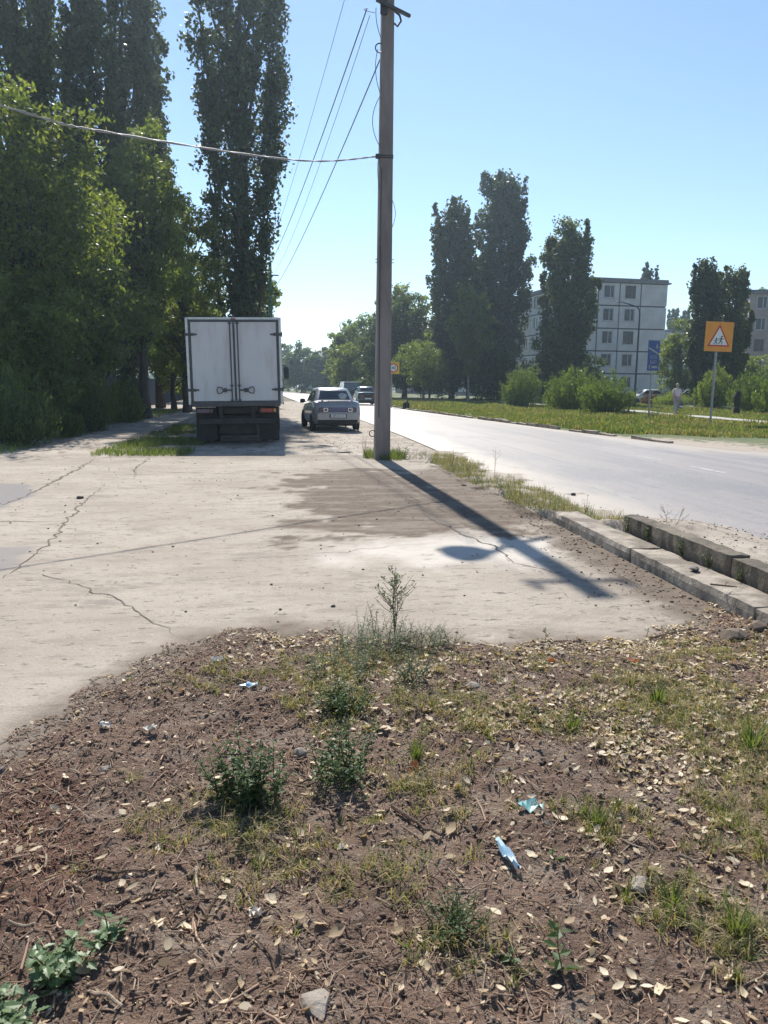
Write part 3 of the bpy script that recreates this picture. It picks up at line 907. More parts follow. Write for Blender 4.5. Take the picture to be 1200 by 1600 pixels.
bush('pale green shrub further along the footpath', (-7.0, 33.6, 0), 1.7, 2.0, 3800, .065, 'light_leaf', LS)
bush('young shrub against the blue fence', (-7.4, 36.2, 0), 1.6, 1.6, 3000, .07, 'weed_leaf', LS)

# --- trees across the road
RP = 'poplars across the road'
poplar('tallest dark poplar across the road, right of its lower twin', (23.3, 85.8, 0), 24.6, 7.4, .8, 24000, .18, 32, 'poplar_leaf_dark', RP, core=.42)
poplar('dark poplar with a forked top just left of the tallest one', (17.4, 83.0, 0), 20.8, 6.4, .8, 20000, .18, 26, 'poplar_leaf_dark', RP, core=.4)
poplar('ragged poplar standing in front of the grey panel block', (24.9, 69.5, 0), 16.4, 6.4, .9, 22000, .155, 22, 'poplar_leaf', RP, core=.4)
poplar('dark poplar peeping over the roof of the grey panel block', (54.0, 115, 0), 20.4, 3.4, .8, 6000, .24, 14, 'poplar_leaf_dark', RP)
poplar('left one of the two tiny poplars above the low blue block', (94.4, 185, 0), 21.3, 4.2, .8, 4000, .33, 12, 'poplar_leaf_dark', RP)
poplar('right one of the two tiny poplars above the low blue block', (97.4, 185, 0), 21.0, 3.2, .8, 3400, .33, 12, 'poplar_leaf_dark', RP)
poplar('dark poplar behind the orange warning sign, the left of a pair', (33.3, 60.5, 0), 11.9, 3.5, .3, 14000, .13, 18, 'poplar_leaf_dark', RP, core=.42)
poplar('dark poplar right of its twin behind the orange warning sign', (36.7, 62.1, 0), 11.8, 3.6, .3, 13000, .13, 18, 'poplar_leaf', RP, core=.4)
poplar('slim dark column tree at the front of the grey panel block', (27.9, 74.5, 0), 5.6, 1.0, .2, 2500, .11, 9, 'poplar_leaf_dark', RP, name='columnar_tree')
RB = 'leafy trees across the road'
broad_tree('young pale green tree with a white trunk in front of the tall poplars', (17.7, 76.4, 0), 11.6, 4.6, 2.4, 13000, .12, 44, 'broad_leaf', RB, tr=.11, bark='pale_bark')
broad_tree('small bright tree at the edge of the shaded grove', (13.6, 79, 0), 6.2, 5.6, 1.4, 8000, .12, 32, 'light_leaf', RB)
broad_tree('yellowish green tree before the low blue block', (36.9, 71, 0), 8.0, 4.6, .5, 11000, .12, 36, 'light_leaf', RB, skirt=1)
broad_tree('round tree right of the concrete pole by the grove', (14.6, 100, 0), 15.2, 7.6, .8, 10000, .21, 40, 'broad_leaf', RB, skirt=1)
broad_tree('leafy tree in the dark grove left of the poplars', (11.2, 93, 0), 11.5, 7.0, .6, 9000, .2, 40, 'far_leaf', RB, skirt=1)
broad_tree('tall leafy tree left of the concrete pole across the road', (10.2, 117, 0), 12.4, 7.6, .6, 9000, .22, 38, 'broad_leaf', RB, skirt=1)
broad_tree('pale green tree at the bend of the road', (7.6, 112, 0), 10.6, 5.6, .6, 7000, .2, 32, 'light_leaf', RB, skirt=1)
broad_tree('dark dense tree right of the road end beside the pale block', (6.4, 165, 0), 9.4, 7.5, .4, 6000, .32, 30, 'far_leaf', RB, skirt=1)
broad_tree('spreading dark tree above the road end', (2.4, 172, 0), 10.0, 9.0, .4, 6500, .32, 32, 'far_leaf', RB, skirt=1)
broad_tree('small tree at the very end of the road', (-3.0, 230, 0), 13, 12, .4, 5000, .42, 28, 'far_leaf', RB, skirt=1)
broad_tree('faint tree left of the road end beside the truck', (-5.5, 190, 0), 14.5, 10, .4, 5000, .4, 28, 'far_leaf', RB, skirt=1)
broad_tree('dark grove tree behind the young white trunked tree', (21.4, 93, 0), 14, 10, .4, 9000, .22, 38, 'far_leaf', RB, skirt=1)
broad_tree('dark grove tree left of the grey panel block', (29.0, 84.5, 0), 4.6, 5.0, .3, 8000, .17, 34, 'far_leaf', RB, skirt=1)
broad_tree('small dark tree behind the third bush', (30.2, 77.0, 0), 5.2, 4.5, .3, 5500, .14, 30, 'far_leaf', RB, skirt=1)
broad_tree('bright leafy tree at the right edge below the brick block', (40.4, 66, 0), 5.0, 5.2, .2, 9000, .11, 34, 'light_leaf', RB, skirt=1)
broad_tree('tree crown rising above the roof of the brown block', (68.5, 108, 0), 17.5, 5.5, 2, 4500, .24, 26, 'broad_leaf', RB)
tag(bpy.data.objects.new('woodland', None)) if False else None
broad_tree('dense dark tree of the grove right behind the concrete pole', (13.6, 92, 0), 13.0, 7.0, .3, 11000, .18, 44, 'far_leaf', RB, skirt=1)
broad_tree('dark undergrowth tree left of the forked poplar', (16.2, 90, 0), 8.0, 6.5, .2, 9000, .17, 40, 'far_leaf', RB, skirt=1)
broad_tree('low dark tree behind the smallest verge bush', (21.0, 80, 0), 6.5, 7.5, .2, 9000, .16, 40, 'far_leaf', RB, skirt=1)
broad_tree('low spreading tree beside the road bend', (8.4, 101, 0), 7.5, 6.5, .2, 8000, .18, 36, 'broad_leaf', RB, skirt=1)
broad_tree('dark tree at the far left roadside past the thin leafy tree', (-4.6, 118, 0), 10.5, 7, .2, 7000, .22, 34, 'far_leaf', RB, skirt=1)
# far wood that closes the horizon
Pw = []
for k in range(260):
    a = random.uniform(-62, 62); d = random.uniform(330, 520)
    x = math.sin(R(a)) * d; y = math.cos(R(a)) * d
    h = random.uniform(7, 15)
    Pw.append(ball(130, (x, y, h * .45), (h * .7, h * .7, h * .55), .4))
Pw = np.concatenate(Pw); V, F = quads(Pw, .95, .8)
tag(link('far_woodland', npmesh('far_woodland', V, F, 'far_leaf')), 'far dark line of trees along the horizon', 'woodland', kind='stuff')

RBu = 'round bushes on the verge across the road'
bush('smallest round bush on the verge, the farthest of three', (17.2, 57.0, .1), 2.9, 3.5, 8000, .085, 'bush_leaf', RBu)
bush('middle bush on the verge with a shaded front', (17.6, 47.2, .1), 2.5, 3.9, 10000, .08, 'bush_leaf', RBu, 46)
bush('nearest of the three verge bushes, left of the blue sign', (17.3, 41.2, .1), 2.15, 3.3, 10000, .07, 'bush_leaf', RBu, 46)
RH = 'leafy shrubs below the brick block'
bush('leafy shrub right of the orange sign under the brown block', (29.6, 46.6, .1), 2.4, 3.4, 7500, .085, 'bush_leaf', RH)
bush('broad pale leaved shrub at the right edge of the lawn', (28.2, 42.0, .1), 2.1, 3.0, 7500, .085, 'bush_leaf', RH)
bush('tall shrub between the warning sign and the right edge', (30.0, 52.2, .1), 2.9, 3.0, 6500, .09, 'light_leaf', RH)
bush('flowering bed plant left of the walking person', (33.2, 64.5, .1), 1.1, 3.2, 3600, .08, 'light_leaf', 'bed plants behind the footpath')
bush('yellow green bed plant behind the walking person', (31.2, 60.8, .1), 1.0, 3.0, 3600, .08, 'light_leaf', 'bed plants behind the footpath')
bush('brownish leaved bed plant in front of the white car', (32.6, 67.0, .1), .9, 2.4, 2600, .08, 'bed_red_leaf', 'bed plants behind the footpath')

# ------------------------------------------------------------------ buildings
_pc = {}
def panel_mesh(w, h, win, g, wm):
    key = (round(w, 3), h, win, g, wm)
    if key in _pc: return _pc[key]
    mb = MB(); x0, x1, z0, z1 = g / 2, w - g / 2, g / 2, h - g / 2
    if win:
        ww, wh, sl = win; a = (w - ww) / 2; b = a + ww
        mb.box(x0, a, 0, .2, z0, z1); mb.box(b, x1, 0, .2, z0, z1); mb.box(a, b, 0, .2, z0, sl); mb.box(a, b, 0, .2, sl + wh, z1)
    else:
        mb.cbox(x0, x1, 0, .2, z0, z1, .02)
    _pc[key] = mb.mesh('wall_panel', wm); return _pc[key]
_wc = {}
def window_meshes(win, fm):
    key = (win, fm)
    if key in _wc: return _wc[key]
    ww, wh, sl = win; f = MB()
    t = .07
    f.box(-ww / 2, -ww / 2 + t, .06, .14, 0, wh); f.box(ww / 2 - t, ww / 2, .06, .14, 0, wh)
    f.box(-ww / 2 + t, ww / 2 - t, .06, .14, 0, t); f.box(-ww / 2 + t, ww / 2 - t, .06, .14, wh - t, wh)
    f.box(ww * .08, ww * .08 + .06, .062, .138, t, wh - t)
    p_ = MB(); p_.box(-ww / 2 + t, ww / 2 - t, .10, .115, t, wh - t)
    s_ = MB(); s_.box(-ww / 2 - .05, ww / 2 + .05, -.10, .06, -.05, -.003)
    _wc[key] = (f.mesh('window', fm), p_.mesh('pane', 'window_glass'), s_.mesh('sill', 'galvanised')); return _wc[key]

def building(label, loc, rz, fbays, fwin, sbays, swin, floors, fh, base, wm, g=.14, name='apartment_block', win=(1.35, 1.45, .85), fm='window_frame', side='left', smallwin=None):
    root = thing(name, label, 'building', loc, rz)
    W, L = sum(fbays), sum(sbays); top = base + floors * fh
    mb = MB(); mb.box(.15, W - .15, .15, L - .15, 0, top); mb.build('wall_core', 'mastic', root)
    mb = MB(); mb.box(.06, W - .06, .06, L - .06, 0, base - .02); mb.build('plinth', 'plinth', root)
    mb = MB(); mb.box(-.25, W + .25, -.25, L + .25, top + .0, top + .16); mb.box(-.02, W + .02, -.02, L + .02, top + .16, top + .50); mb.build('roof', 'roofing', root)
    def add(x, y, z, r, w, has):
        link('wall_panel', panel_mesh(w, fh, win if has else None, g, wm), root, (x, y, z), (0, 0, r))
        if has:
            fo, po, so = window_meshes(win, random.choice([fm, fm, 'window_frame', 'window_frame_brown']))
            c, s_ = math.cos(r), math.sin(r); lx = w / 2
            wnd = link('window', fo, root, (x + c * lx, y + s_ * lx, z + win[2]), (0, 0, r))
            link('pane', po, wnd); link('sill', so, wnd)
            if random.random() < .45:
                cm = MB(); a = random.choice([-1, 1]); q = win[0] * random.uniform(.22, .42)
                cm.box(min(0, a) * win[0] / 2 * .98 + (0 if a < 0 else win[0] / 2 * .98 - q), min(0, a) * win[0] / 2 * .98 + (q if a < 0 else win[0] / 2 * .98), .13, .14, .08, win[1] - .08)
                cm.build('curtain', 'curtain', wnd)
    for fl in range(floors):
        z = base + fl * fh; x = 0
        for i, w in enumerate(fbays): add(x, 0, z, 0, w, i in fwin); x += w
        if side == 'left':
            y = L
            for i, w in enumerate(sbays): add(0, y, z, R(-90), w, i in swin); y -= w
        else:
            y = 0
            for i, w in enumerate(sbays): add(W, y, z, R(90), w, i in swin); y += w
    return root
b1 = building('grey panel apartment block with its windowed end wall facing the road', (33.5, 87.2, 0), R(6.2), [1.7, 2.7, 2.7, 3.5], {1, 2}, [3.0] * 18, set(range(18)), 5, 2.58, .65, 'panel_wall', .15)
mb = MB(); mb.tube([(0, 0, 0), (0, 0, 6.6)], [.05, .025], 6); mb.build('antenna_mast', 'dark_steel', b1, loc=(2.2, 16, 14.0))
building('low blue grey apartment block behind the panel block', (77.5, 160, 0), R(-4), [3.2] * 8, set(range(0, 8)), [3.0] * 4, {1, 2}, 5, 2.6, .5, 'panel_wall_blue', .10)
building('brown brick apartment block cut by the right edge', (56.3, 91.5, 0), R(-22), [2.8, 2.8, 2.8, 2.8, 2.8, 2.8], {0, 1, 2, 4}, [3.0] * 4, {1}, 5, 2.58, .2, 'brick_wall_far', .015, win=(1.15, 1.5, .8))
building('grey block hidden behind the poplar grove', (24.3, 158, 0), R(4), [3.2] * 7, set(range(7)), [3.0] * 5, {1, 3}, 5, 2.58, .6, 'grey_wall', .05)
building('small pale block between trees at the far end of the road', (5.0, 212, 0), R(3), [3.2] * 4, set(range(4)), [3.0] * 3, {1}, 3, 2.8, .6, 'panel_wall_blue', .05)

# ------------------------------------------------------------------ fence on the left
fn = thing('fence', 'blue sheet metal fence in the shade behind the left trees', 'fence', (-9.2, 21, 0), R(1.5))
def wave_panel(w, h):
    mb = MB(); n = 20; secs = []
    for i in range(n + 1):
        y = w * i / n; d = .018 * (1 if (i // 1) % 2 == 0 else -1)
        secs.append([(d - .004, y, .08), (d + .004, y, .08), (d + .004, y, h), (d - .004, y, h)])
    return mb.loft(secs).mesh('fence_panel', 'fence_blue')
wp = wave_panel(2.46, 2.0)
pmesh = MB().box(-.03, .03, -.03, .03, 0, 2.1).mesh('post', 'dark_steel')
for k in range(27):
    link('fence_panel', wp, fn, (0, k * 2.5 + .02, 0)); link('post', pmesh, fn, (-.06, k * 2.5, 0))
# ------------------------------------------------------------------ box truck
tk = thing('box_truck', 'white box truck seen from behind, parked on the dusty strip', 'truck', (-1.40, 20.6, 0), R(.6))
tk.rotation_euler = (0, R(-.9), R(.6))
W2, Z0, Z1, LB_ = 1.21, 1.07, 3.27, 5.2
mb = MB(); mb.cbox(-W2, W2, .06, LB_, Z0, Z1, .025); mb.build('cargo_box', 'truck_white', tk)
mb = MB()
for sx in (-1, 1): mb.cbox(min(sx * 1.215, sx * 1.15), max(sx * 1.215, sx * 1.15), -.012, .058, Z0 - .01, Z1 + .005, .008)
mb.cbox(-1.15, 1.15, -.012, .058, Z1 - .05, Z1 + .012, .008); mb.build('rear_frame', 'truck_alu', tk)
mb = MB(); mb.cbox(-1.149, 1.149, -.03, .058, Z0 - .06, Z0 + .075, .008); mb.build('rear_sill', 'truck_trim', tk)
mb = MB(); mb.cbox(-1.149, 1.149, -.004, .058, Z1 - .105, Z1 - .052, .004)
for sx in (-1, 1): mb.cbox(min(sx * 1.148, sx * 1.085), max(sx * 1.148, sx * 1.085), -.004, .056, Z0 + .08, Z1 - .106, .004)
mb.cbox(-.022, .022, -.012, .056, Z0 + .08, Z1 - .106, .004); mb.build('door_seal', 'truck_trim', tk)
for sx in (-1, 1):
    a, b = sorted((sx * .026, sx * 1.082))
    d = MB().cbox(a, b, .0, .05, Z0 + .082, Z1 - .108, .006).build('door', 'truck_white', tk)
    x = sx * .095
    MB().tube([(x, -.03, Z0 + .02), (x, -.03, Z1 - .07)], .017, 8).build('lock_rod', 'galvanised' if False else 'truck_trim', d)
    hb = MB()
    for zz in (Z0 + .1, Z0 + .48, Z1 - .14): hb.cbox(x - .04, x + .04, -.05, -.004, zz - .022, zz + .022, .006)
    hb.build('rod_bracket', 'truck_trim', d)
    hm = MB(); z = Z0 + .36
    hm.tube([(x, -.05, z), (x + sx * .13, -.05, z + .005)], .016, 8)
    hm.cbox(x + sx * .17 - .045, x + sx * .17 + .045, -.07, -.012, z - .05, z + .055, .014)
    lp = [(x + sx * .215, -.05, z)]
    for q in [(.27, .07), (.36, .085), (.385, .0), (.36, -.085), (.27, -.07), (.215, -.004)]: lp.append((x + sx * q[0], -.05, z + q[1]))
    hm.tube(lp, .014, 8); hm.build('handle', 'truck_trim', d)
    for zz in (Z0 + .37, Z1 - .42):
        hg = MB(); a, b = sorted((sx * 1.0, sx * 1.235))
        hg.cbox(a, b, -.03, -.001, zz - .035, zz + .035, .012); a, b = sorted((sx * .93, sx * 1.0)); hg.cbox(a, b, -.026, -.001, zz - .022, zz + .022, .008)
        hg.tube([(sx * 1.225, -.025, zz - .06), (sx * 1.225, -.025, zz + .06)], .018, 8); hg.build('hinge', 'truck_trim', tk)
# marker lamps, under-run bar, lamps, plate
MB().cbox(-.06, .06, -.03, .0, Z1 - .045, Z1 - .01, .006).build('marker_lamp', 'red_lamp', tk)
ch = MB()
for sx in (-1, 1): ch.cbox(sx * .42 - .05, sx * .42 + .05, .15, 7.2, .80, 1.0, .01)
for y in (.3, 1.8, 3.4, 5.0, 6.6): ch.box(-.42, .42, y, y + .1, .82, .98)
ch.cbox(-1.0, 1.0, .12, .2, .55, .70, .012); ch.box(-.45, -.37, .16, .22, .6, .9); ch.box(.37, .45, .16, .22, .6, .9)
ch.tube([(-.9, 1.55, .5), (.9, 1.55, .5)], .09, 10); ch.lathe([(.05, -.2), (.2, -.12), (.22, 0), (.2, .12), (.05, .2)], 14, Matrix.Translation((0, 1.55, .5)))
ch.cbox(-.9, -.45, 2.6, 3.6, .45, .95, .03); ch.tube([(-.9, 5.9, .5), (.9, 5.9, .5)], .07, 10)
ch.cbox(-.52, .52, .5, 1.15, .22, .78, .05); ch.cbox(.45, .95, 2.7, 4.2, .35, .95, .05); ch.cbox(-.5, .5, 3.0, 4.6, .38, .8, .05)  # blocks added to hide the sunlit ground and keep the underside dark
ch.build('chassis', 'chassis', tk)
for sx in (-1, 1):
    xx = sx * .82
    h = MB().cbox(xx - .23, xx + .23, .06, .14, .83, .97, .012).build('tail_light', 'chassis' , tk)
    MB().cbox(xx - .20, xx + .12, .045, .059, .845, .955, .01).build('lens', 'red_lamp' if sx > 0 else 'lens_dark', h)  # left lens darker: the shade around it is put into its colour
    MB().cbox(xx + .14, xx + .2, .045, .059, .855, .945, .008).build('lens', 'amber_lamp' if sx > 0 else 'lens_dark', h)
    MB().cbox(xx - .27, xx + .27, .40, .43, .10, .98, .004).build('mud_flap', 'rubber', tk)  # flaps enlarged so the gap below the truck reads as dark shade
pl = MB().cbox(-1.06, -.54, .04, .055, 1.0, .99 + .11, .004).build('number_plate', 'dirty_plate', tk)
pl.location.z = -.015
def wheel(parent, loc, r, w, name='wheel'):
    wh = bpy.data.objects.new(name, None); col.objects.link(wh); wh.parent = parent; wh.location = loc
    rot = Matrix.Rotation(R(90), 4, 'Y')
    MB().lathe([(r * .6, -w / 2), (r * .93, -w / 2), (r, -w * .38), (r, w * .38), (r * .93, w / 2), (r * .6, w / 2)], 28, rot).build('tyre', 'rubber', wh, smooth=True)
    MB().lathe([(.02, -w * .42), (r * .3, -w * .46), (r * .5, -w * .30), (r * .61, -w * .46), (r * .61, w * .46), (r * .5, w * .30), (r * .3, w * .46), (.02, w * .42)], 24, rot).build('rim', 'truck_alu', wh, smooth=True)
    return wh
for sx in (-1, 1):
    wheel(tk, (sx * .96, 1.55, .48), .48, .24); wheel(tk, (sx * .68, 1.55, .48), .48, .24); wheel(tk, (sx * .95, 5.9, .48), .48, .26)
cab = MB()
cab.loft([[(-1.08, 5.35, .6), (1.08, 5.35, .6), (1.08, 7.3, .6), (-1.08, 7.3, .6)], [(-1.1, 5.35, 1.55), (1.1, 5.35, 1.55), (1.1, 7.35, 1.5), (-1.1, 7.35, 1.5)],
          [(-1.0, 5.38, 2.45), (1.0, 5.38, 2.45), (1.0, 6.85, 2.45), (-1.0, 6.85, 2.45)], [(-.85, 5.5, 2.55), (.85, 5.5, 2.55), (.85, 6.7, 2.55), (-.85, 6.7, 2.55)]])
cab.build('cab', 'truck_white', tk)
MB().add([(-.98, 7.30, 1.6), (.98, 7.30, 1.6), (.9, 6.90, 2.38), (-.9, 6.90, 2.38), (-.98, 7.36, 1.6), (.98, 7.36, 1.6), (.9, 6.95, 2.38), (-.9, 6.95, 2.38)], [(0, 1, 2, 3), (4, 5, 6, 7), (0, 1, 5, 4), (1, 2, 6, 5), (2, 3, 7, 6), (3, 0, 4, 7)]).build('windscreen', 'glass_dark', tk)
for sx in (-1, 1):
    mm_ = MB(); mm_.tube([(sx * 1.08, 7.1, 1.7), (sx * 1.36, 7.15, 1.8), (sx * 1.36, 7.15, 2.2), (sx * 1.05, 7.0, 2.3)], .014, 6); mm_.cbox(sx * 1.36 - .09, sx * 1.36 + .09, 7.1, 7.17, 1.78, 2.18, .02); mm_.build('mirror', 'truck_trim', tk)
MB().cbox(1.215, 1.235, .3, 4.9, 1.03, 1.10, .004).build('side_rail', 'truck_trim', tk)
MB().cbox(-1.235, -1.215, .3, 4.9, 1.03, 1.10, .004).build('side_rail', 'truck_trim', tk)

# ------------------------------------------------------------------ cars
def car(label, loc, rz, paint, detail=True, H=1.46, L=4.25, group=None, plate=None, name='sedan_car'):
    root = thing(name, label, 'car', loc, rz, group)
    k = H / 1.46; q = L / 4.25
    st = [(0.0, .42, .80, .62), (.03, .34, .86, .74), (.12, .27, .985, .81), (.30, .24, 1.02, .84), (.75, .23, 1.02, .85), (1.25, .22, .965, .85), (2.0, .22, .94, .85), (2.7, .22, .925, .85), (3.15, .23, .90, .84), (3.7, .25, .82, .82), (4.05, .28, .72, .78), (4.2, .34, .64, .70), (4.25, .42, .58, .58)]
    secs = []
    for y, zb, zt, w in st:
        half = [(w * .90, zb), (w * .98, zb + .10), (w, zb + (zt - zb) * .45), (w * .985, zb + (zt - zb) * .72), (w * .93, zt - .035), (w * .80, zt), (w * .4, zt + .015)]
        secs.append([(x, y * q, z * k) for x, z in half] + [(-x, y * q, z * k) for x, z in reversed(half)])
    MB().loft(secs).build('body', paint, root, smooth=True)
    # greenhouse
    def ring(y0, y1, w0, w1, z, c=.12):
        return [(-w0 + c * .5, y0 * q, z * k), (w0 - c * .5, y0 * q, z * k), (w0, (y0 + c) * q, z * k), (w1, (y1 - c) * q, z * k), (w1 - c * .5, y1 * q, z * k), (-w1 + c * .5, y1 * q, z * k), (-w1, (y1 - c) * q, z * k), (-w0, (y0 + c) * q, z * k)]
    g0 = ring(.70, 3.12, .74, .74, .95); g1 = ring(1.14, 2.52, .585, .60, 1.375); g2 = ring(1.22, 2.40, .54, .55, 1.43); g3 = ring(1.4, 2.2, .40, .42, 1.46)
    MB().loft([g0, g1, g2, g3]).build('roof', paint, root, smooth=True)
    def pane(name_, a, b, c, d, t=.006):
        a, b, c, d = map(Vector, (a, b, c, d)); n = (b - a).cross(d - a).normalized() * t
        MB().add([a + n, b + n, c + n, d + n, a - n * 3, b - n * 3, c - n * 3, d - n * 3], [(0, 1, 2, 3), (7, 6, 5, 4), (0, 4, 5, 1), (1, 5, 6, 2), (2, 6, 7, 3), (3, 7, 4, 0)]).build(name_, 'glass_dark', root)
    def lerp(p, r, t): return tuple(p[i] + (r[i] - p[i]) * t for i in range(3))
    def inset(p0, p1, r0, r1, lo, hi, m0, m1):
        a, b = lerp(p0, r0, lo), lerp(p1, r1, lo); c, d = lerp(p1, r1, hi), lerp(p0, r0, hi)
        return lerp(a, b, m0), lerp(a, b, m1), lerp(d, c, m1), lerp(d, c, m0)
    pane('rear_window', *inset(g0[0], g0[1], g1[0], g1[1], .20, .93, .06, .94))
    pane('windscreen', *inset(g0[4], g0[5], g1[4], g1[5], .14, .95, .04, .96))
    for (i, j) in ((2, 3), (6, 7)):
        for m0, m1 in ((.04, .46), (.50, .95)): pane('side_window', *inset(g0[i], g0[j], g1[i], g1[j], .14, .92, m0 if i == 2 else 1 - m1, m1 if i == 2 else 1 - m0))
    for sx in (-1, 1):
        for y in (.80, 3.42):
            arch = MB().lathe([(.02, 0), (.345, 0), (.345, .012), (.02, .012)], 24, Matrix.Translation((sx * .845, y * q, .31)) @ Matrix.Rotation(R(90), 4, 'Y'))
            arch.build('wheel_arch_shade', 'chassis', root)  # flat dark disc stands in for the shaded wheel opening
            wheel(root, (sx * .775, y * q, .295), .295, .19)
    MB().cbox(-.72, .72, .25, 3.9 * q, .17, .30, .03).build('underbody', 'chassis', root)
    # rear face
    bp = MB(); bp.loft([[(-.74, .10, .40), (.74, .10, .40), (.74, .10, .62), (-.74, .10, .62)], [(-.72, -.045, .40), (.72, -.045, .40), (.72, -.05, .615), (-.72, -.05, .615)]])
    bp.build('bumper', paint, root)
    MB().cbox(-.70, .70, -.02, .12, .29, .40, .02).build('lower_valance', 'chassis', root)
    pn = MB().cbox(-.62, .62, -.012, .05, .655, .825, .012).build('tail_panel', 'tail_panel' if detail else 'chassis', root)
    for sx in (-1, 1):
        lt = MB().cbox(sx * .50 - .16, sx * .50 + .16, -.03, .03, .66, .82, .014).build('tail_light', 'lens_dark' if detail else 'red_lamp', root)
        if detail:
            fr = MB(); x = sx * .43; r_ = .075
            for a, b, c_, d in ((x - r_, x + r_, .68, .70), (x - r_, x + r_, .785, .805), (x - r_, x - r_ + .02, .70, .785), (x + r_ - .02, x + r_, .70, .785)): fr.box(a, b, -.038, -.031, c_, d)
            fr.build('lamp_frame', 'chrome', lt)
            hd = MB().cbox(sx * .857 - .012, sx * .857 + .012, 1.55, 1.75, .80, .83, .004); hd.build('door_handle', 'chassis', root)
        mr = MB(); mr.tube([(sx * .78, 2.72, .97), (sx * .9, 2.70, 1.0)], .02, 6); mr.cbox(sx * .93 - .095, sx * .93 + .095, 2.62, 2.74, .93, 1.08, .03); mr.build('mirror', 'chassis', root)
    ps = MB().cbox(-.30, .30, -.062, -.048, .455, .60, .006).build('plate_recess', 'chassis', root)
    pt = MB().cbox(-.26, .26, -.074, -.063, .475, .585, .004).build('number_plate', 'plate_white', root)
    if plate: text('plate_lettering', plate, .105, 'ink', pt, (0, -.0755, .53), sx=.86)
    if detail:
        sp = MB(); sp.loft([[(-.66, .10, 1.06), (-.66, .28, 1.07), (-.66, .28, 1.085), (-.66, .10, 1.085)], [(0, .07, 1.075), (0, .28, 1.085), (0, .28, 1.10), (0, .07, 1.105)], [(.66, .10, 1.06), (.66, .28, 1.07), (.66, .28, 1.085), (.66, .10, 1.085)]])
        for sx in (-1, 1): sp.box(sx * .52 - .03, sx * .52 + .03, .16, .24, .99, 1.066)
        sp.build('spoiler', paint, root)
        MB().cbox(-.40, -.20, .035, .05, .885, .905, .003).build('badge', 'ink', root)
        MB().cbox(.28, .42, .035, .05, .885, .905, .003).build('badge', 'ink', root)
        w0 = inset(g0[0], g0[1], g1[0], g1[1], .20, .93, .06, .94)
        n = (Vector(w0[1]) - Vector(w0[0])).cross(Vector(w0[3]) - Vector(w0[0])).normalized()
        c0 = Vector(w0[0]).lerp(Vector(w0[1]), .80).lerp(Vector(w0[3]).lerp(Vector(w0[2]), .80), .42) + n * .012
        dsk = MB().lathe([(.02, 0), (.15, 0), (.15, .004), (.02, .004)], 24, Matrix.Translation(c0) @ n.to_track_quat('Z', 'Y').to_matrix().to_4x4()); dsk.build('glass_reflection', 'dirty_plate', root)  # pale disc painted in as a reflection on the rear glass
        MB().tube([(-.1, 0, 1.47), (-.1, -.12, 1.85)], .006, 5).build('aerial', 'cable_black', root, loc=(0, 2.3, 0))
    return root
car('silver sedan with a dark blue tail panel parked on the dusty strip', (1.62, 26.9, 0), R(5.5), 'car_silver', True, 1.5, 4.3, None, 'A891AA 64')
car('dark green sedan driving away on the road', (6.15, 62, .05), R(2), 'car_green', False, 1.5)
car('pale car parked behind the bed plants near the walking person', (36.5, 71.5, .0), R(80), 'car_white', False)
car('dark car parked right of the pale one behind the walking person', (40.6, 71.5, .0), R(84), 'car_dark', False)
# dark van beyond the green sedan
vn = thing('minivan', 'dark van with a pale roof beyond the green sedan', 'van', (6.6, 84, .05), R(3))
MB().loft([[(-.9, 0, .35), (.9, 0, .35), (.9, 4.6, .4), (-.9, 4.6, .4)], [(-.95, -.02, 1.05), (.95, -.02, 1.05), (.95, 4.7, .95), (-.95, 4.7, .95)], [(-.86, .12, 1.9), (.86, .12, 1.9), (.86, 3.5, 1.9), (-.86, 3.5, 1.9)]]).build('body', 'car_dark', vn)
MB().cbox(-.87, .87, .1, 3.5, 1.905, 2.0, .03).build('roof', 'car_white', vn)
MB().add([(-.8, .035, 1.15), (.8, .035, 1.15), (.74, .10, 1.75), (-.74, .10, 1.75), (-.8, -.03, 1.15), (.8, -.03, 1.15), (.74, .06, 1.75), (-.74, .06, 1.75)], [(0, 1, 2, 3), (7, 6, 5, 4), (0, 4, 5, 1), (1, 5, 6, 2), (2, 6, 7, 3), (3, 7, 4, 0)]).build('rear_window', 'glass_dark', vn)
for sx in (-1, 1):
    MB().cbox(sx * .82 - .06, sx * .82 + .06, -.05, .0, .8, 1.1, .01).build('tail_light', 'red_lamp', vn)
    for y in (.8, 3.7): wheel(vn, (sx * .85, y, .33), .33, .2)

